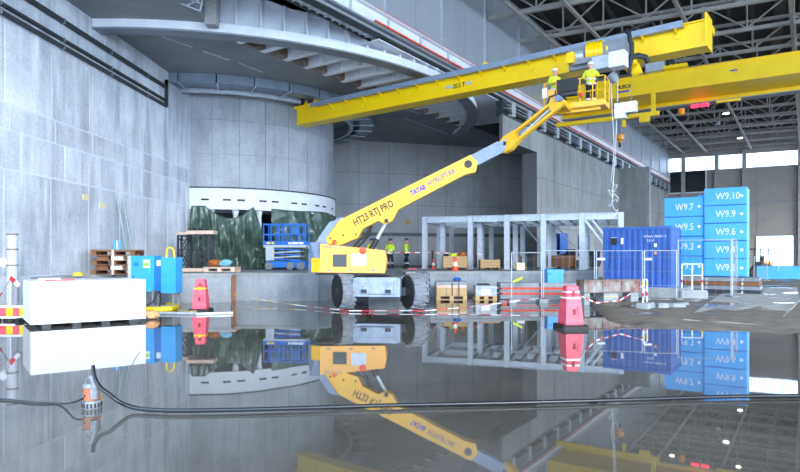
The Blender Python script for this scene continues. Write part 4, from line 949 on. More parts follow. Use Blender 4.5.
# ---- pallets
pal_cache = {}
def pallet(parent, o, ax, ay, mk='wood', w=1.2, d=.8, h=.144):
    """nine blocks, three bottom runners, seven top boards; o is the front left bottom corner"""
    mt = M[mk]; 
    if mk not in pal_cache: pal_cache[mk] = unit('board', mt)
    me = pal_cache[mk]
    for j in (0,.5,1): piece('runner', me, parent, frame_m(o+ay*(j*(d-.1)), ax*w, ay*.1, Z*.022))
    for i in (0,.5,1):
        for j in (0,.5,1): piece('block', me, parent, frame_m(o+ax*(i*(w-.14))+ay*(j*(d-.1))+Z*.022, ax*.14, ay*.1, Z*.078))
    for i in (0,.5,1): piece('stringer', me, parent, frame_m(o+ax*(i*(w-.14))+Z*.10, ax*.14, ay*d, Z*.022))
    for k in range(7): piece('board', me, parent, frame_m(o+ay*(k*(d-.09)/6)+Z*.122, ax*w, ay*.09, Z*.022))
lx, ly = V((.995,.06,0)).normalized(), V((-.06,.995,0)).normalized()
ps0 = at(91,17.7,PZ)
for k in range(3):
    p = ps0+Z*(.28*k)+lx*(.02*(k%2)); hh = .28 if k < 2 else .15
    t = thing('wooden_pallet', ['brown pallet at the bottom of the pile on the left ledge','brown pallet in the middle of the pile on the left ledge','brown pallet on top of the pile on the left ledge'][k], 'pallet', p, 0, 'pallets on the left ledge')
    pallet(t, p, lx, ly, 'wood_d', 1.25, .8)
    if k < 2:
        for i in range(3):
            q = p+Z*.146+lx*(.1+.42*i)+ly*.1; b = MB().obox(q, lx*.34, ly*.6, Z*.128).build('packing_block', M['wood_d'] if i != 1 else M['white'], t)
pk = thing('plank_cover', 'thin brown planks laid across the pile of pallets', 'plank', ps0+Z*.72)
for k in range(3): MB().obox(ps0+Z*.706+lx*(-.06)+ly*(.1+.25*k), lx*(1.5-.12*k), ly*.2, Z*.03).build('plank', M['wood_d'], pk)
tb = thing('tube_bundle', 'bundle of pale blue tubes standing on the pallet pile', 'tubes', ps0+lx*.62+ly*.3+Z*.737)
for k in range(3): MB().cyl(ps0+lx*(.55+.08*k)+ly*.3+Z*.737, ps0+lx*(.53+.085*k)+ly*.32+Z*1.02, .035, n=10).build('tube', M['cab_b'] if k != 1 else M['galv'], tb, True)
MB().obox(ps0+lx*.6-ly*.012+Z*.0, lx*.05, ly*.01, Z*.73).build('strap', M['white'], pk)
TF = FAR
ls = thing('leaning_sheet', 'narrow greenish glass sheets leaning against the left wall', 'sheet', LW(29.0,PZF,.6))
M['glass_g'] = mat('greenish sheet', '#b3c7c8', .3, 0, '#93aeb0', 4)
for k in range(2):
    y_ = 29.0+.55*k; a = LW(y_,PZF+.01,.55); b = LW(y_-.35,4.3,.08); MB().obox(a, b-a, V((.055,1,0))*.16, (.03,0,.01)).build('sheet', M['glass_g'], ls)
TF = NEAR
tag(MB().lathe(at(78,16.6,PZ), [(.14,0),(.12,.08),(.05,.1)], 10).build('bucket_lid', M['warn_y'], smooth=True), 'small yellow bucket lid lying on the left ledge', 'lid')
TF = FAR
mk_ = unit('marker', mat('lamp light yellow', '#d9cfa4', .7))
for y_, z_ in ((26.0,3.95),(27.3,3.7)): piece('lamp_light_patch', mk_, wl, frame_m(LW(y_,z_,.01), V((.055,1,0))*.45, V((1,-.055,0))*.03, Z*.25))  # small lamp lights on the wall, put in as yellow colour
# ---- blue electrical cabinets
TF = NEAR
cbt = thing('electrical_cabinet', 'bright blue twin electrical cabinet on a steel stand beside white block', 'cabinet', at(152,16.4,0))
cx_ = V((.995,-.1,0)).normalized(); cy_ = V((.1,.995,0)).normalized(); cp = at(128,16.6,0)
def CB(x, y, z): return cp+cx_*x+cy_*y+Z*z
MB().obox(CB(0,0,.55), cx_*.75, cy_*.45, Z*.93).build('cabinet_body', M['cab_b'], cbt)
dr_ = MB().obox(CB(.12,-.025,.50), cx_*.58, cy_*.03, Z*.98).build('door', M['cab_b'], cbt); MB().obox(CB(.16,-.035,.8), cx_*.03, cy_*.012, Z*.12).build('handle', M['dark_steel'], dr_)
MB().obox(CB(.0,-.02,.48), cx_*.10, cy_*.02, Z*1.0).build('side_trim', M['galv'], cbt)
MB().obox(CB(.74,.1,.5), cx_*.26, cy_*.35, Z*.93).build('recess', M['cab_d'], cbt)
d2_ = MB().obox(CB(.98,-.05,.46), cx_*.42, cy_*.40, Z*.98).build('cabinet_body', M['cab_b'], cbt)
MB().obox(CB(.45,-.03,1.15), cx_*.2, cy_*.006, Z*.22).build('sticker', M['white'], dr_); MB().obox(CB(.46,-.032,1.2), cx_*.18, cy_*.004, Z*.10).build('sticker', mat('green sticker','#8fdc5a',.5), dr_)
MB().obox(CB(.78,.09,1.2), cx_*.12, cy_*.006, Z*.16).build('sticker', M['white'], cbt)
MB().lathe(CB(.25,-.03,1.25), [(.06,0),(.06,.006)], 16, -cy_).build('round_sign', M['cab_d'], dr_)
for x in (.1,.7,1.3):
    for y in (.05,.35): MB().bar(CB(x,y,0), CB(x,y,.56), .05, .05).build('leg', M['grey_steel'], cbt)
MB().bar(CB(.1,.05,.1), CB(1.3,.05,.1), .05, .05).build('cross_rail', M['grey_steel'], cbt)
MB().tube([CB(.85,.0,.5),CB(.8,-.1,.25),CB(.62,-.2,.08),CB(.4,-.3,.03)], .02).build('cable', M['black'], cbt, True); MB().tube([CB(.92,.0,.5),CB(1.0,-.1,.3),CB(1.02,-.2,.1),CB(1.2,-.3,.03)], .02).build('cable', M['black'], cbt, True)
MB().tube([CB(1.06,.1,1.44),CB(1.07,.1,1.66),CB(1.13,.1,1.71),CB(1.22,.1,1.70),CB(1.28,.1,1.62),CB(1.29,.1,1.44)], .024).build('carry_handle', M['warn_y'], cbt, True)
# ---- hoses and loose things on the ground at left
tag(MB().tube([at(128,15.6,.05),at(140,15.9,.06),at(155,15.8,.06),at(170,16.0,.06),at(177,16.5,.06),at(176,17.1,.06),at(168,17.5,.06)], .075, 10).build('yellow_hose', M['warn_y'], smooth=True), 'thick yellow hose lying on the floor below the blue cabinet', 'hose')
tag(MB().cyl(at(155,15.2,.03), at(197,15.0,.03), .035, n=8).build('steel_pipe', M['galv'], smooth=True), 'thin pale pipe lying in the water beside yellow hose', 'pipe')
tag(MB().cyl(at(196,14.9,.03), at(233,15.2,.03), .03, n=8).build('steel_pipe', M['white'], smooth=True), 'thin white pipe lying in the water in front of the left red barrier', 'pipe')
rt = []
rr_ = random.Random(12)
for k in range(26): rt.append(at(186+9*math.sin(k*.9)+rr_.uniform(-2,2), 15.6+.35*math.cos(k*1.3)+rr_.uniform(-.1,.1), .03+.03*rr_.random()))
tag(MB().tube(rt, .018, 6).build('rope', mat('straw rope','#a9a074',.8), smooth=True), 'tangled straw coloured rope beside the yellow hose', 'rope')
def blob(name, c, r, m, label, cat, seed):
    rnd = random.Random(seed); n, k = 14, 8; vs = []; mb = MB()
    for j in range(k+1):
        ph = math.pi*j/k
        for i in range(n):
            t = 2*math.pi*i/n; q = 1+.18*math.sin(3*t+seed+j)+.15*rnd.uniform(-1,1)
            vs.append(V(c)+V((r[0]*math.sin(ph)*math.cos(t)*q, r[1]*math.sin(ph)*math.sin(t)*q, r[2]*(1-math.cos(ph))*(1 if j < k else .95))))
    fs = [(j*n+i, j*n+(i+1)%n, (j+1)*n+(i+1)%n, (j+1)*n+i) for j in range(k) for i in range(n)]
    mb.add(vs, fs); return tag(mb.build(name, m, smooth=True), label, cat)
M['bag_o'] = mat('orange white plastic', '#f0c79a', .5, 0, '#e58f4a', 14, .5)
blob('plastic_bag', at(152,13.9,0), (.16,.14,.11), M['bag_o'], 'crumpled orange and white plastic bag at corner of white block', 'bag', 4)
blob('sack', at(214,21.0,PZ+.19), (.24,.2,.13), M['wood_o'], 'crumpled brown sack on the pale pallet', 'bag', 2)
blob('plastic_bag', at(226,21.0,PZ+.19), (.2,.18,.13), mat('light blue plastic','#7fc1e0',.5), 'crumpled light blue plastic bag on the pale pallet', 'bag', 7)
# ---- pale pallet on the ledge, upright plank
pp_ = at(204,20.6,PZ+.005); t = thing('wooden_pallet', 'pale pinkish pallet on the ledge carrying two bags', 'pallet', pp_)
M['wood_p'] = mat('pale pinkish timber', '#d9c2b4', .8, 0, '#c9ad9c', 6)
pallet(t, pp_, X, Y, 'wood_p', 1.05, .8); MB().obox(pp_+V((-.02,-.02,.147)), X*1.08, Y*.84, Z*.03).build('top_sheet', M['wood_p'], t)
tag(MB().obox(G(231,300.8)+V((0,-.16,-.02)), V((.17,.0,0)), V((0,.05,0)), V((.0,.06,.88))).build('plank', M['wood_o']), 'reddish plank standing upright against the platform corner', 'plank')
# ---- shoring towers
def tower(px0, px1, D, label):
    a = at(px0,D,PZ); b = at(px1,D,PZ); w = b.x-a.x; t = thing('shoring_tower', label, 'trestle', (a+b)/2, 0, 'shoring towers')
    h = 1.36
    for x in (0,w):
        for y in (0,w): MB().box(a+V((x,y,h/2)), (.07,.07,h)).build('post', M['dark_steel'], t)
    for y in (0,w):
        MB().bar(a+V((0,y,.12)), a+V((w,y,h*.5)), .03, .03).build('brace', M['dark_steel'], t); MB().bar(a+V((w,y,.12)), a+V((0,y,h*.5)), .03, .03).build('brace', M['dark_steel'], t)
        MB().bar(a+V((0,y,h*.5)), a+V((w,y,h*.95)), .03, .03).build('brace', M['dark_steel'], t); MB().bar(a+V((w,y,h*.5)), a+V((0,y,h*.95)), .03, .03).build('brace', M['dark_steel'], t)
        for z in (.08,h*.5,h-.04): MB().bar(a+V((0,y,z)), a+V((w,y,z)), .04, .04).build('rail', M['dark_steel'], t)
    for x in (0,w): 
        for y in (0,w): MB().box(a+V((x,y,.02)), (.16,.16,.03)).build('base_plate', M['wood_p'], t)
    return t
tower(178,187.5,22.6,'black braced shoring tower, left one of two beside the tarpaulin'); tower(196,209,22.0,'black braced shoring tower, right one of two beside the tarpaulin')
cap = thing('cap_beam', 'white timber cap beam lying on the right shoring tower', 'beam', at(198,22.1,PZ+1.36))
MB().obox(at(186,21.9,PZ+1.365), X*1.0, Y*.5, Z*.13).build('beam', M['wood_p'], cap)
for k in range(3): MB().obox(at(189+6.5*k,21.85,PZ+1.50), X*.14, Y*.3, Z*.08).build('wedge', M['dark_steel'], cap)
tag(MB().obox(at(177,22.5,PZ+1.365), X*.5, Y*.5, Z*.10).build('cap_board', M['wood_p']), 'short timber board on the left shoring tower', 'board')
tag(MB().obox(at(180,21.2,PZ+.005), X*1.1, Y*.5, Z*.12).build('sleeper', M['wood_p']), 'pale timber sleeper at the foot of the shoring towers', 'beam')
# ---- red plastic barriers
def barrier(px, py, label, hgt=.86):
    o = G(px, py); t = thing('plastic_barrier', label, 'barrier', o, math.radians(6), 'red plastic barriers')
    mb = MB()
    def lay(w, d, z): return [(-w,-d,z),(w,-d,z),(w,d,z),(-w,d,z)]
    prof = [(.175,.22,.08),(.185,.225,.12),(.165,.19,.40),(.14,.15,.66),(.13,.125,.70),(.12,.11,hgt-.02),(.11,.10,hgt)]
    vs = [p for a in prof for p in lay(*a)]; fs = [(3,2,1,0)]
    for k in range(len(prof)-1):
        for i in range(4): j = (i+1)%4; fs.append((4*k+i,4*k+j,4*k+4+j,4*k+4+i))
    fs.append(tuple(4*(len(prof)-1)+i for i in range(4))); mb.add(vs, fs); b = mb.build('shell', M['red_b'], t, world=False)
    MB().cham(-.27,.27,-.3,.3,-.01,.085,.03).build('rubber_foot', M['black'], t, world=False)
    for z in (.34,.70):
        y = -(.20 if z < .5 else .145); MB().bx(-.03,.03,y-.008,y+.02,z-.06,z+.06).build('slot', mat('dark slot','#8e2f3c',.7), b, world=False)
    MB().bx(.07,.10,-.212,-.19,.16,.45).build('rib', M['red_b'], b, world=False)
    return t
bA = barrier(201,311.5,'faded red tapered plastic barrier with yellow tape, at left near the cabinet'); bB = barrier(570.5,328,'faded red tapered plastic barrier in the middle of the water')
for bb2, c in ((bA,'warn_y'),(bB,'hazard_w')):
    MB().bx(-.152,.152,-.165,.165,.60,.635).build('tape_wrap', M[c], bb2, world=False)
MB().bx(-.135,.135,-.15,.15,.72,.75).build('tape_wrap', M['hazard_w'], bB, world=False)
MB().lathe((.0,-.17,.62), [(.05,0),(.04,.02)], 10, V((0,-1,0))).build('tape_knot', M['warn_y'], bA, True, world=False)
tape('barrier_tape', 'yellow and white tape sagging from upright plank towards the lift', [at(234.5,19.2,.25), at(262,18.4,.13), at(300,17.2,.06)], .02, .25, ('warn_y','hazard_w'))
tape('barrier_tape', 'red and white tape low over the water in front of lift wheels', [at(300,17.2,.06), at(330,16.2,.05), at(349,15.7,.04), at(425,15.6,.05), at(470,16.2,.10), at(548,17.6,.28)], .02, .32)
tape('barrier_tape', 'red and white tape sagging between red barrier and rusty beam', [at(574,12.3,.70), at(596,13.4,.42), at(620,14.4,.40), at(644,15.6,.72)], .03, .22)
TF = MID
tape('barrier_tape', 'thin red and white tape stretched behind workers on the platform', [at(385,33,1.72), at(425,33,1.72), at(455,32.5,1.68), at(482,32,1.62)], .045, .25)
# ---- steel frame on the platform
fr = thing('steel_portal', 'long pale galvanised steel portal frame standing on the platform', 'steel frame', at(520,31,PZM))
F0, F1 = at(425,33,PZM), at(622,29.6,PZM); fdv = (F1-F0); FL = fdv.length; fdv.normalize(); fpv = V((-fdv.y, fdv.x, 0)); FH = 2.86
def FR(px): 
    r = (px-CX)/F; return (r*F0.y-F0.x)/(fdv.x-fdv.y*r)
st_ = [FR(p) for p in (425,470.5,507,543.5,582,621)]
hp = MB(); hp.bx(-.13,.13,-.14,-.115,0,1); hp.bx(-.13,.13,.115,.14,0,1); hp.bx(-.012,.012,-.115,.115,0,1); hpm = hp.mesh('post', M['galv'])
bpl = unit('base_plate', M['galv'])
for r_ in range(3):
    for i, s_ in enumerate(st_):
        o = F0+fdv*s_+fpv*(2.9*r_)
        piece('post', hpm, fr, frame_m(o, fdv, fpv, Z*FH)); piece('base_plate', bpl, fr, frame_m(o-fdv*.22-fpv*.2, fdv*.44, fpv*.4, Z*.03))
    for i in range(len(st_)-1): MB().ibeam(F0+fdv*(st_[i]+.14)+fpv*(2.9*r_)+Z*(FH-.17), F0+fdv*(st_[i+1]-.14)+fpv*(2.9*r_)+Z*(FH-.17), .22, .34, .03, .02).build('top_beam', M['galv'], fr)
for i, s_ in enumerate(st_):
    MB().ibeam(F0+fdv*s_+fpv*.15+Z*(FH-.17), F0+fdv*s_+fpv*5.65+Z*(FH-.17), .2, .3, .03, .02).build('cross_beam', M['galv'], fr)
    if i < len(st_)-1 and i > 0:
        for q in (.33,.66): MB().ibeam(F0+fdv*(st_[i]+(st_[i+1]-st_[i])*q)+fpv*.15+Z*(FH-.2), F0+fdv*(st_[i]+(st_[i+1]-st_[i])*q)+fpv*5.65+Z*(FH-.2), .12, .18, .02, .015).build('joist', M['galv'], fr)
for i in (4,): 
    for r_ in (0,1,2):
        for dx in (0,.35): MB().bar(F0+fdv*(st_[i]+.15+dx)+fpv*(2.9*r_)+Z*(FH-.35), F0+fdv*(st_[i]+1.25+dx)+fpv*(2.9*r_)+Z*1.0, .10, .10).build('diagonal_brace', M['galv'], fr)
for i in (2,3): MB().bar(F0+fdv*(st_[i]+.1)+fpv*5.8+Z*(FH-.3), F0+fdv*(st_[i]+1.5)+fpv*5.8+Z*.9, .09, .09).build('diagonal_brace', M['galv'], fr)
for px in (438.5,476.5):
    s_ = FR(px); o = F0+fdv*s_+fpv*(.9); piece('post', hpm, fr, frame_m(o, fdv, fpv, Z*FH)); piece('base_plate', bpl, fr, frame_m(o-fdv*.22-fpv*.2, fdv*.44, fpv*.4, Z*.03))
# crates and things inside the frame
def crate(px0, px1, D, z, h, label, mk='wood', d=.8, n=4):
    a, b = at(px0,D,z), at(px1,D,z); w = b.x-a.x; t = thing('wooden_crate', label, 'crate', (a+b)/2)
    for k in range(n):
        MB().obox(a+Z*(.1+(h-.1)*k/n), X*w, Y*.03, Z*((h-.1)/n-.012)).build('slat', M[mk], t); MB().obox(a+V((0,d-.03,.1+(h-.1)*k/n)), X*w, Y*.03, Z*((h-.1)/n-.012)).build('slat', M[mk], t)
    for x in (0,w-.03): MB().obox(a+V((x,.03,.1)), X*.03, Y*(d-.06), Z*(h-.1)).build('end_panel', M[mk], t)
    for x in (0,w/2-.05,w-.1): MB().obox(a+V((x,0,0)), X*.1, Y*d, Z*.1).build('bearer', M['wood_d'], t)
    for x in (.02,w-.10): MB().obox(a+V((x,-.02,.1)), X*.08, Y*.02, Z*(h-.1)).build('batten', M[mk], t)
    MB().obox(a+V((.03,.03,.12)), X*(w-.06), Y*(d-.06), Z*(h*.7)).build('contents', M['wood_d'], t)
    return t
c_1 = crate(443,467,31.2,PZM,.70,'pale wooden crate with hi-vis cloth on top under the steel frame')
blob('hi_vis_cloth', at(452.5,31.5,PZM+.62), (.2,.15,.12), M['hv'], 'bright yellow hi-vis cloth lying on the wooden crate', 'cloth', 3)
blob('dark_cloth', at(446,31.6,PZM+.62), (.16,.12,.10), M['navy'], 'dark cloth lying on the wooden crate', 'cloth', 6)
blob('brown_sack', at(462,31.6,PZM+.62), (.22,.15,.16), M['wood_o'], 'brown sack lying on the wooden crate', 'bag', 8)
crate(480.5,500,31.0,PZM,.52,'low wooden crate in the second bay of the steel frame', 'wood', .8, 3)
crate(512,522,34.5,PZM,.7,'small brown crate behind the white box under the frame', 'wood_d', .6, 3)
crate(546,576,33.5,PZM,.75,'long brown crate at the back of the frame', 'wood_d', .8, 3)
sgn = thing('carton', 'white box with yellow edges on the platform under the frame', 'box', at(520.5,29.5,PZM))
MB().obox(at(516.5,29.5,PZM), X*.42, Y*.3, Z*.36).build('body', M['white'], sgn)
for x in (0,.385): MB().obox(at(516.5,29.49,PZM)+X*x, X*.035, Y*.02, Z*.36).build('edge_strip', M['warn_y'], sgn)
gen = thing('blue_machine', 'dark blue machine standing behind the steel frame', 'machine', at(558,41,PZM))
for a0_, b0_, z0_, z1_, m_ in ((548,557,.4,2.0,'container'),(560,568,.9,2.3,'blue_lift'),(566,576,.2,1.2,'navy'),(583,590,.7,2.2,'blue_lift'),(588,600,.2,1.1,'navy')):
    MB().obox(at(a0_,41,PZM+z0_), X*(b0_-a0_)/F*41, Y*1.2, Z*(z1_-z0_)).build('housing', M[m_], gen)
MB().obox(at(546,41.1,PZM), X*3.7, Y*1.0, Z*.45).build('base_frame', M['dark_steel'], gen)
for px in (550,560,572,588,597): MB().lathe(at(px,40.95,PZM+.3), [(.1,0),(.3,.02),(.3,.2),(.1,.22)], 16, V((0,1,0))).build('wheel', M['black'], gen, True)
def cone(p, label, h=.56, tilt=None):
    t = thing('traffic_cone', label, 'cone', p, 0, 'traffic cones')
    ax = V(tilt).normalized() if tilt else Z
    MB().lathe(p+Z*(0 if not tilt else .12), [(.15,.02),(.13,.03),(.10,.18)], 16, ax).build('lower_cone', M['orange'], t, True)
    MB().lathe(p+Z*(0 if not tilt else .12), [(.10,.18),(.075,.34)], 16, ax).build('reflective_sleeve', M['hazard_w'], t, True)
    MB().lathe(p+Z*(0 if not tilt else .12), [(.075,.34),(.035,h)], 16, ax).build('upper_cone', M['orange'], t, True)
    if not tilt: MB().cham(p.x-.17,p.x+.17,p.y-.17,p.y+.17,p.z,p.z+.03,.02).build('foot', M['orange'], t)
    return t
TF = NEAR
cone(at(455,22.9,PZ), 'orange and white traffic cone standing on the platform edge'); TF = MID; cone(at(433.5,32.5,PZM), 'orange traffic cone standing beside the first frame post')
tag(MB().obox(at(408,31.5,PZM), X*.5, Y*.2, Z*.05).build('plank', M['red_b']), 'short reddish board lying near the rightmost worker', 'plank')
tag(MB().tube([at(432.5,32.9,PZM+.0),at(432.5,32.9,PZM+1.0)], .05, 8).build('post', M['black']), 'short black post standing beside the first frame post', 'post')
TF = NEAR
# ---- stacks in front of the platform
def stack(px0, px1, D, label, body, wrap=False):
    a = at(px0,D,0); w = (px1-px0)/F*D; t = thing('loaded_pallet', label, 'pallet', a+X*w/2, 0, 'loaded pallets before the platform')
    pallet(t, a-Z*.005, X, Y, 'wood', w, .8)
    z = .142
    for (h, m_, nm, n) in body:
        for k in range(n): MB().obox(a+V((w*k/n+.005,.01,z)), X*(w/n-.012), Y*.78, Z*h).build(nm, M[m_], t)
        z += h+.003
    return t, a, w, z
M['wrap'] = mat('silver plastic wrap', '#b9bec4', .3, 0, '#8f949a', 7, .5)
t, a, w, z = stack(436.5,467,20.35,'pallet loaded with pale timber boxes and a dark cover, behind tape',[(.26,'wood','timber_box',3),(.10,'wood_p','timber_layer',2)])
MB().obox(a+V((-.01,-.01,z)), X*(w+.02), Y*.82, Z*.11).build('dark_cover', M['grey_steel'], t)
for x in (.5,.72): MB().obox(a+V((w*x,-.014,.12)), X*.03, Y*.01, Z*(z-.02)).build('strap', M['dark_steel'], t)
blob('blue_cloth', at(457,20.5,z+.115), (.14,.12,.07), M['container'], 'blue cloth lying on the covered timber pallet', 'cloth', 11)
t, a, w, z = stack(475.5,497,20.3,'pallet wrapped in silver plastic beside the stacked orange beams',[(.34,'wrap','wrapped_load',1)])
MB().obox(a+V((.1,.1,z)), X*.4, Y*.3, Z*.06).build('tool', M['black'], t); MB().obox(a+V((.2,-.004,.16)), X*.3, Y*.006, Z*.2).build('delivery_note', M['white'], t)
layers = [(.02,.14,'grey_steel','dark grey beam at the bottom of the orange beam stack'),(.165,.07,'orange','lower orange beam in the stack before the platform'),(.238,.10,'grey_steel','middle grey beam between the two orange beams'),(.341,.07,'orange','upper orange beam in the stack before the platform'),(.414,.16,'rust','weathered timber lying on top of the orange beam stack')]
for k, (z, h, m_, lb) in enumerate(layers):
    bt = thing('beam', lb, 'beam', at(540,20.6,z), 0, 'stacked beams before the platform')
    x0 = 498+(2 if k % 2 else 0); L_ = (583-x0)/F*20.5
    MB().ibeam(at(x0,20.75,z+h/2), at(x0,20.75,z+h/2)+X*L_, .5, h, min(.03,h*.3), .4 if k != 4 else .48).build('profile', M[m_] if k != 4 else M['plat'], bt)
    for q in (.02,.5,.97): MB().obox(at(x0,20.49,z+.01)+X*(L_*q-.04), X*.07, Y*.02, Z*(h-.02)).build('end_clip', M['dark_steel'], bt)
bx0 = thing('blue_box', 'bright blue plastic box lying on the stacked beams', 'box', at(554.5,20.9,.58))
MB().cham(at(546.3,20.7,0).x, at(563,20.7,0).x, 20.6, 21.0, .578, 1.0, .03).build('body', M['cab_b'], bx0); MB().cham(at(546,20.7,0).x-.01, at(563.4,20.7,0).x+.01, 20.59, 21.01, .96, 1.03, .02).build('lid', M['cab_b'], bx0)
MB().obox(at(549,20.58,.85), X*.08, Y*.02, Z*.05).build('latch', M['cab_d'], bx0)
# ---- temporary mesh fences
M['wire'] = mat('fence wire', '#a7afb9', .45, .3)
def fence(p, q, h, label, z0=0.06, dia=.017, n=14, feet=True):
    t = thing('mesh_fence', label, 'fence', (p+q)/2, 0, 'temporary mesh fences'); p = V((p.x,p.y,z0)); q = V((q.x,q.y,z0)); d = (q-p).normalized()
    for e in (p, q): MB().cyl(e+Z*(-z0), e+Z*h, dia, n=8).build('fence_post', M['galv'], t, True)
    for z in (.02, h-.02): MB().cyl(p+Z*z, q+Z*z, dia*.8, n=8).build('fence_rail', M['galv'], t, True)
    L_ = (q-p).length; k_ = int(L_/.22); wm_ = MB()
    for k in range(1, k_): wm_.bar(p+d*(L_*k/k_)+Z*.02, p+d*(L_*k/k_)+Z*(h-.02), .0028, .0028)
    for k in range(2, 7, 2): wm_.bar(p+Z*(h*k/7), q+Z*(h*k/7), .0028, .0028)
    w_ = wm_.build('wire_mesh', M['wire'], t); w_['kind'] = 'stuff'
    if feet:
        for e in (p, q): MB().box(e+Z*(.06-z0), (.22,.5,.12)).build('foot', M['block'], t)
    return t
fence(at(511.5,19.2), at(541.5,19.2), 1.55, 'mesh fence panel in front of the stacked orange beams')
fence(at(543.5,19.4), at(594.5,19.9), 1.62, 'mesh fence panel between orange beams and rusty beam')
fence(at(596.5,20.0), at(642.5,19.6), 1.62, 'mesh fence panel in front of the blue container, left one')
fence(at(644.5,19.5), at(676.5,19.4), 1.62, 'mesh fence panel in front of the blue container, right one')
fence(at(678,20.9), at(731,20.6), 2.0, 'tall mesh fence panel in front of the blue blocks')
fence(at(732.5,20.7), at(737,22.5), 2.05, 'narrow angled mesh fence panel at the end of the beam pile')
for px, D, lb in ((647.5,19.46,'white notice clipped on the right container fence'),(601,19.7,'white notice clipped on the left container fence')):
    tag(MB().obox(at(px-3.5,D,1.35), X*.25, Y*.008, Z*.07).build('notice', M['white']), lb, 'sign')
tag(MB().obox(at(513,19.12,.62), V((.30,0,.14)), Y*.06, Z*.07).build('hi_vis_strap', M['hv']), 'bright yellow strap tied to the mesh fence post', 'strap')
# ---- rusty beam on concrete blocks
rbm_ = thing('rusty_beam', 'heavy rust stained steel beam lying on concrete blocks', 'beam', at(612,18.4,.40))
r0, r1 = at(583.5,18.0,.57), at(640,18.6,.57); rdv = (r1-r0).normalized(); rpv = V((-rdv.y,rdv.x,0))
M['rust_w'] = mat('grey paint with rust', '#9aa09e', .75, 0, '#7d463a', 2.6, .35, (1,1,.6))
MB().obox(r0-Z*.17, (r1-r0), rpv*.04, Z*.32).build('web', M['rust_w'], rbm_); MB().obox(r0+Z*.15-rpv*.05, (r1-r0), rpv*.45, Z*.04).build('top_flange', M['rust'], rbm_); MB().obox(r0-Z*.20-rpv*.05, (r1-r0), rpv*.45, Z*.03).build('bottom_flange', M['rust'], rbm_)
for q in (0,.33,.66,.985): MB().obox(r0+(r1-r0)*q-Z*.17-rpv*.04, rdv*.03, rpv*.4, Z*.32).build('stiffener', M['rust_w'], rbm_)
for i, (q, w_) in enumerate(((.02,.2),(.36,.52),(.84,.28))):
    b = thing('concrete_block', ['narrow concrete block under the left end of rusty beam','wide pale concrete block under the middle of rusty beam','concrete block under the right end of rusty beam'][i], 'block', r0+(r1-r0)*q)
    o = r0+(r1-r0)*q; o.z = 0
    mbk = MB(); mbk.obox(o+rpv*.02-Z*.02, rdv*w_, rpv*.4, Z*.385); mbk.build('body', M['block'], b)
    for z in (.12,.24): MB().obox(o+rpv*.012+Z*z, rdv*w_, rpv*.01, Z*.015).build('cast_line', M['warn_y'] if i == 1 and z > .2 else M['joint_d'], b)
# ---- traffic rail stands on concrete feet
def rail_stand(p, ang, w, h, label, nposts):
    t = thing('guard_stand', label, 'barrier', p, ang, 'guard rail stands')
    bh = h*.27
    MB().cham(-w/2-.12,w/2+.12,-.2,.2,.0,bh,.06).build('concrete_foot', M['block'], t, world=False)
    for k in range(nposts):
        x = -w/2+w*k/(nposts-1)
        pl = MB().cyl((x,0,bh-.01), (x,0,h), .022, n=10).build('post', M['white'], t, True, world=False)
        if k in (0,nposts-1):
            for z, m_ in ((bh+(h-bh)*.28,'hazard_r'),(bh+(h-bh)*.72,'warn_y')): MB().cyl((x,0,z), (x,0,z+.10), .027, n=10).build('colour_band', M[m_], pl, True, world=False)
    for z in (bh+(h-bh)*.55,h): MB().cyl((-w/2,0,z), (w/2,0,z), .018, n=10).build('rail', M['white'], t, True, world=False)
    return t
rail_stand(at(645,16.1,.0), math.radians(55), .45, .84, 'small white guard stand on a concrete foot at the water edge', 2)
rail_stand(at(692,19.9,.05), math.radians(-4), .66, 1.17, 'white guard stand with red and yellow bands on a long concrete foot', 3)
# ---- container
TF = frame(.765)
cpn = N; cu = U; D0 = 28.0; k0 = at(603,D0,.06)
ct = thing('shipping_container', 'blue corrugated steel container standing on the ground behind the fence', 'container', k0+N*1.5+U*1.2)
CWd, CDp, CHt = 2.95, 2.44, 2.78
def K3(x, y, z): return k0+cpn*x+cu*y+Z*z
def corr(o, d, L_, out, h, n):
    mb = MB(); prof = []; per = L_/n
    for k in range(n):
        for f, e in ((0,0),(.30,0),(.42,-.036),(.80,-.036),(.92,0)): prof.append((per*(k+f), e))
    prof.append((L_, 0)); vs = []
    for x, e in prof: vs += [o+d*x+out*e, o+d*x+out*e+Z*h]
    mb.add(vs, [(2*i, 2*i+2, 2*i+3, 2*i+1) for i in range(len(prof)-1)]); return mb
corr(K3(.1,.03,.16), cpn, CWd-.2, -cu, CHt-.3, 11).build('corrugated_side', M['container'], ct)
corr(K3(CWd-.03,.1,.16), cu, CDp-.2, cpn, CHt-.3, 9).build('corrugated_end', M['container'], ct)
corr(K3(.03,.1,.16), cu, CDp-.2, -cpn, CHt-.3, 9).build('corrugated_end', M['container'], ct); corr(K3(.1,CDp-.03,.16), cpn, CWd-.2, cu, CHt-.3, 11).build('corrugated_side', M['container'], ct)
for x in (0,CWd-.11):
    for y in (0,CDp-.11): MB().obox(K3(x,y,0), cpn*.11, cu*.11, Z*CHt).build('corner_post', M['container'], ct)
for z, h in ((0,.16),(CHt-.14,.12)):
    for y in (0,CDp-.1): MB().obox(K3(.1,y,z), cpn*(CWd-.2), cu*.1, Z*h).build('side_rail', M['container'], ct)
    for x in (0,CWd-.1): MB().obox(K3(x,.1,z), cpn*.1, cu*(CDp-.2), Z*h).build('end_rail', M['container'], ct)
MB().obox(K3(.02,.02,CHt-.06), cpn*(CWd-.04), cu*(CDp-.04), Z*.05).build('roof', M['container'], ct)
for x in (0,CWd-.14):
    for z in (0,CHt-.10): MB().obox(K3(x-.005,-.01,z), cpn*.15, cu*.15, Z*.11).build('corner_casting', M['cab_d'], ct)
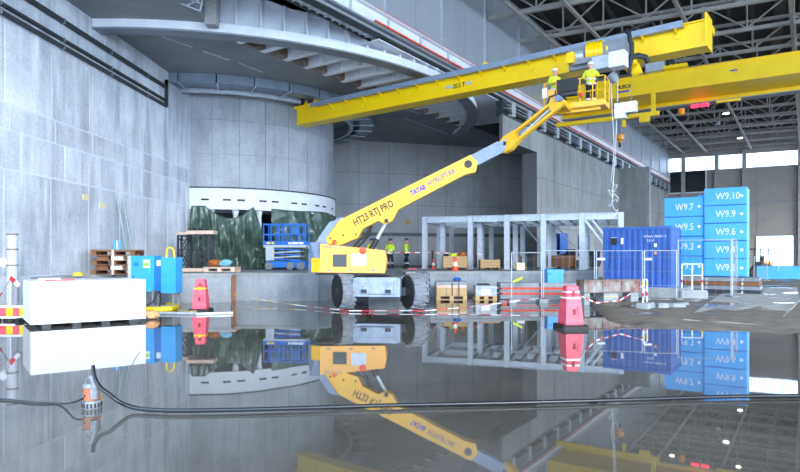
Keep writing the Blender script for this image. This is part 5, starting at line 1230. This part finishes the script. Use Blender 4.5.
text('lettering', 'WSAA 186051 2', M['ink_w'], ct, K3(1.78,.012,2.28), cpn, Z, .105, width=.95); text('lettering', '22G1', M['ink_w'], ct, K3(1.93,.012,2.10), cpn, Z, .09, width=.3)
MB().obox(K3(.40,-.09,2.0), cpn*.22, cu*.12, Z*.30).build('socket_box', M['black'], ct); MB().obox(K3(.39,-.12,2.28), cpn*.24, cu*.16, Z*.03).build('socket_hood', M['galv'], ct)
MB().obox(K3(.80,.0,2.0), cpn*.12, cu*.02, Z*.28).build('data_plate', M['white'], ct); MB().tube([K3(.42,-.06,2.0),K3(.36,-.05,1.5),K3(.24,-.06,.9),K3(.12,-.06,.1)], .012, 6).build('power_cable', M['black'], ct)
MB().obox(K3(2.23,.005,1.85), cpn*.12, cu*.015, Z*.16).build('sticker', M['white'], ct); MB().obox(K3(2.25,.005,1.52), cpn*.09, cu*.015, Z*.13).build('sticker', M['lamp_o'], ct)
for x in (.5,1.0): pass
gk = HC-HC/.765; tag(MB().obox(K3(-.15,-.25,gk), N*3.6, U*2.95, Z*(.055-gk)).build('container_slab', M['block']), 'raised concrete slab under the blue container', 'slab')
TF = NEAR
rub = [(662.5,16.2,.16,.20),(669,16.6,.10,.12),(674,16.4,.30,.18),(682,17.2,.22,.14),(688,18.6,.42,.10),(697,19.0,.2,.1),(657,16.9,.12,.09),(633,15.4,.14,.05),(628,15.9,.1,.06)]
rlb = ['upright lump beside the small guard stand','small lump between two larger ones','broad block left of the ramp','flat lump near the ramp edge','long slab in front of the long concrete foot','small lump at the ramp corner','little lump below the kerb','flat chip near the water','small chip beside the flat chip']
for i, (px, D, w_, h) in enumerate(rub):
    o = at(px,D,0); rn = random.Random(i); mb = MB(); pts = []
    for z, s_ in ((0,1),(h*.8,.9),(h,.7)):
        for k in range(7): a = 2*math.pi*k/7; q = s_*(1+.18*math.sin(k*2.3+i)); pts.append(o+V((w_*math.cos(a)*q, .16*math.sin(a)*q, z+(.02*rn.random() if z else 0))))
    fs = [tuple(range(6,-1,-1)), tuple(range(14,21))]+[(k0_*7+k, k0_*7+(k+1)%7, k0_*7+7+(k+1)%7, k0_*7+7+k) for k0_ in (0,1) for k in range(7)]
    mb.add(pts, fs); tag(mb.build('rubble', M['block']), 'broken concrete rubble, '+rlb[i], 'rubble', 'rubble by the shore')
hp_ = [at(650+7*math.sin(k*.8)+.5*k, 16.3+.6*math.cos(k*.7), .06+.02*math.sin(k)) for k in range(26)]
tag(MB().tube(hp_, .02, 6).build('green_hose', mat('green hose','#4f7a63',.5), smooth=True), 'thin green hose coiled between the rubble lumps', 'hose')
# ---- numbered blue blocks
TF = frame(.522)
q0 = at(664,46.0,0); tot = 5.52
gb = HC+(.07-HC)/.522; hb_ = (.04-gb)/4
for i, (nm, m_) in enumerate((('dark bottom beam','dark_steel'),('grey second beam','grey_steel'),('brown timber beam','wood_d'),('topmost pale beam','plat'))):
    bt = thing('beam', nm+' of the pile under the blue blocks', 'beam', q0+N*3+Z*(gb+hb_*i), 0, 'beam pile under the blue blocks')
    MB().obox(q0-N*(.2-.1*i)-U*(.5-.1*i)+Z*(gb+hb_*i), N*(6.6-.15*i), U*3.0, Z*(hb_-.03)).build('profile', M[m_], bt)
    for x in (.4,2.9,5.2): MB().obox(q0+N*x-U*(.52-.1*i)+Z*(gb+hb_*i+.03), N*.12, U*.02, Z*(hb_-.1)).build('clamp', M['galv'], bt)
def bblock(name, x, w, y, d, z, h, lb):
    o = q0+N*x+U*y+Z*z; t = thing('wrapped_block', 'bright blue wrapped block '+lb, 'block', o+N*w/2, 0, 'numbered blue blocks')
    g = .015
    mb = MB(); b = .05
    mb.obox(o+N*g+U*0+Z*g, N*(w-2*g), U*d, Z*(h-2*g)); body = mb.build('body', M['w9'], t)
    if name: text('lettering', name, M['ink_w'], t, o+N*(w*.28)+Z*(h*.34), N, Z, .52, .01, width=w*(.46 if len(name) < 5 else .56))
    MB().lathe(o+N*(w*.88)+Z*(h*.5)-U*.012, [(.11,0),(.10,.01)], 12, -U).build('white_dot', M['ink_w'], t)
    MB().obox(o+N*g-U*.01+Z*.02, N*(w-2*g), U*.01, Z*.05).build('tape_seam', M['blue_lift'], t)
    return t
for k, nm in enumerate(('W9.1','W9.3','W9.5','W9.7')): bblock(nm, 0, 2.74, .12, 2.4, .05+1.49*k, 1.49, 'marked '+nm+', '+['bottom','second lowest','second highest','top'][k]+' one of the left column')
for k, nm in enumerate(('W9.2','W9.4','W9.6','W9.9','W9.10')): bblock(nm, 2.76, 2.76, 0, 2.4, .05+1.30*k, 1.30, 'marked '+nm+', '+['bottom','second lowest','middle','second highest','topmost'][k]+' one of the right column')
bblock('', 2.0, 1.2, 2.6, 2.0, .05, 6.35, 'tall and unmarked, showing between the two columns')
tag(MB().lathe(at(663.5,45,4.3), [(.05,0),(.16,.05),(.18,.25),(.1,.5),(.03,.55)], 12).build('yellow_hook', M['warn_y'], smooth=True), 'small yellow hook at the left edge of the blue blocks', 'hook') if 0 else None
# ---- forklift
TF = NEAR
fk = thing('forklift', 'small dark forklift with open cab beside the blue blocks', 'forklift', at(757,43.5,.06))
def FKp(x, y, z): return at(757,43.5,.06)+V((x,y,z))
MB().prism([FKp(-.75,-.5,.3), FKp(.6,-.5,.3), FKp(.65,-.5,.9), FKp(.1,-.5,1.0), FKp(-.2,-.5,.6), FKp(-.75,-.5,.6)], Y*1.0).build('body', M['dark_steel'], fk)
MB().prism([FKp(.2,-.5,.9), FKp(.68,-.5,.9), FKp(.72,-.5,.35), FKp(.9,-.5,.4), FKp(.85,-.5,1.1), FKp(.2,-.5,1.12)], Y*1.0).build('counterweight', M['lamp_o'], fk)
for x, x2 in ((-.55,-.45),(.6,.55)):
    for y in (-.48,.48): MB().bar(FKp(x,y,.6), FKp(x2,y,2.0), .07, .07).build('cab_post', M['black'], fk)
MB().obox(FKp(-.55,-.52,1.97), X*1.2, Y*1.04, Z*.07).build('cab_roof', M['black'], fk)
MB().obox(FKp(-.1,-.25,1.0), X*.45, Y*.5, Z*.12).build('seat', M['black'], fk); MB().obox(FKp(.3,-.25,1.1), X*.1, Y*.5, Z*.45).build('seat_back', M['black'], fk)
for y in (-.3,.3): MB().bar(FKp(-.85,y,.1), FKp(-.85,y,2.1), .08, .1).build('mast', M['black'], fk)
for y in (-.25,.25): MB().obox(FKp(-1.8,y-.06,.06), X*.95, Y*.12, Z*.05).build('fork', M['dark_steel'], fk)
for x, r_ in ((-.5,.32),(.45,.26)):
    for y in (-.56,.40): MB().lathe(FKp(x,y,r_), [(r_*.4,0),(r_*.95,.0),(r_,.04),(r_,.14),(r_*.95,.18),(r_*.4,.18)], 18, Y).build('wheel', M['black'], fk, True)
# ---- blue hoarding and its fence
hd0 = at(757,38.5,.05)
for k in range(7):
    o = hd0+V((.93,-.36,0)).normalized()*1.22*k; hdv = V((.93,-.36,0)).normalized()
    if o.x/o.y*F+CX > 812: break
    t = thing('hoarding_board', 'low blue hoarding board before the doorway, '+['first from the forklift','second from the forklift','third from the forklift','fourth from the forklift','fifth from the forklift','sixth from the forklift','last from the forklift'][k], 'hoarding', o, 0, 'blue hoarding boards')
    MB().obox(o, hdv*1.2, V((.36,.93,0))*.04, Z*.86).build('panel', M['blue_lift'] if 0 else M['w9'], t); MB().obox(o+Z*.84-V((.36,.93,0))*.01, hdv*1.2, V((.36,.93,0))*.06, Z*.04).build('top_rail', M['blue_lift'], t)
    MB().bar(o+hdv*.6+V((.36,.93,0))*.04+Z*.6, o+hdv*.6+V((.36,.93,0))*.5, .05, .05).build('prop', M['wood'], t)
fence(at(754,33), at(767,35.5), 1.45, 'pale mesh gate panel beside the low blue hoarding')
fence(at(777,44), at(800,43), 2.9, 'tall mesh fence panel in front of the bright doorway')
# ---- pump and hoses in the water
pu = thing('submersible_pump', 'orange and grey submersible pump standing in the shallow water', 'pump', G(92,407.5))
p0 = G(92,407.5); p0.z = 0
M['pump_o'] = mat('scuffed orange paint', '#b9551f', .5, 0, '#8f6a52', 16, .6); M['cast'] = mat('cast grey metal', '#6e737b', .55, .4, '#8f959d', 14)
MB().lathe(p0-Z*.01, [(.080,0),(.085,.02),(.085,.05),(.078,.085)], 22).build('strainer', M['cast'], pu, True)
for k in range(16): a = 2*math.pi*k/16; d = V((math.cos(a),math.sin(a),0)); MB().box(p0+d*.0855+Z*.03, (.006,.016,.04), d, V((-d.y,d.x,0))).build('strainer_slot', M['black'], pu)
MB().lathe(p0, [(.078,.08),(.076,.10),(.072,.19),(.074,.20)], 22).build('casing', M['pump_o'], pu, True)
MB().lathe(p0, [(.080,.195),(.080,.21),(.066,.235),(.03,.24)], 22).build('top_cover', M['cast'], pu, True)
MB().tube([p0+V((-.055,0,.22)),p0+V((-.055,0,.265)),p0+V((-.03,0,.285)),p0+V((.02,0,.285)),p0+V((.045,0,.262)),p0+V((.045,0,.22))], .008, 8).build('handle', M['cast'], pu, True)
MB().cyl(p0+V((.055,-.06,.10)), p0+V((.055,-.06,.22)), .036, n=14).build('discharge_elbow', M['cast'], pu, True)
MB().tube([p0+V((.055,-.06,.20)),p0+V((.05,-.065,.27)),p0+V((.03,-.06,.315))], .03, 12).build('discharge_neck', M['cast'], pu, True)
for k in range(4): MB().cyl(p0+V((.05,-.10,.12+.02*k)), p0+V((.05,-.108,.12+.02*k)), .006, n=6).build('bolt', M['galv'], pu)
hz = [p0+V((.02,-.05,.385)), p0+V((.01,-.06,.40)), p0+V((-.0,-.07,.385)), p0+V((.005,-.085,.34)), p0+V((.03,-.10,.27))]
hose = [A(93,366,5.66), A(94.5,377,5.6), A(100,387,5.55), A(109,394,5.5), A(118,401,5.5), A(130,406.5,5.55), G(145,409.2,.03), G(175,410.5,.03), G(230,409.8,.03), G(300,408,.03), G(380,405.5,.03), G(450,404,.03), G(540,402,.03), G(630,399.5,.03), G(700,397.2,.03), G(760,396,.03), G(860,395,.03)]
def smooth(pts, n=6):
    out = []
    for i in range(len(pts)-1):
        p = [pts[max(i-1,0)], pts[i], pts[i+1], pts[min(i+2,len(pts)-1)]]
        for k in range(n):
            t = k/n; out.append(.5*((2*p[1])+(p[2]-p[0])*t+(2*p[0]-5*p[1]+4*p[2]-p[3])*t*t+(3*p[1]-p[0]-3*p[2]+p[3])*t**3))
    return out+[pts[-1]]
M['hose'] = mat('wet black hose', '#14171c', .3, 0, '#1f232b', 9)
tag(MB().tube(smooth(hose), .019, 10).build('discharge_hose', M['hose'], smooth=True), 'thick black discharge hose running across the water from the pump', 'hose')
cab = [p0+V((-.03,-.07,.13)), A(84,398,5.65), A(74,402,5.6), G(60,403.5,.012), G(35,402.5,.012), G(0,399,.012), G(-60,396,.012)]
tag(MB().tube(smooth(cab), .010, 8).build('power_cable', M['hose'], smooth=True), 'thin black power cable leading left from the pump', 'cable')
# cage hanging under the near deck at the top left
TF = FAR
cg = thing('access_cage', 'small galvanised access cage under the deck edge at top left', 'cage', A(188,12,25.3))
for a_p, b_p in (((172,0),(200,11)),((172,0),(176,-12)),((200,11),(203,-2)),((180,3),(200,-6)),((186,6),(204,-3)),((176,-6),(203,4))): MB().bar(A(a_p[0],a_p[1],25.2), A(b_p[0],b_p[1],25.2), .05, .05).build('bar', M['galv'], cg)
tag(MB().obox(A(204.5,24,26.6), X*.5, Y*.5, Z*1.6).build('deck_column', M['right']), 'short concrete column at the end of the white upstand', 'column')
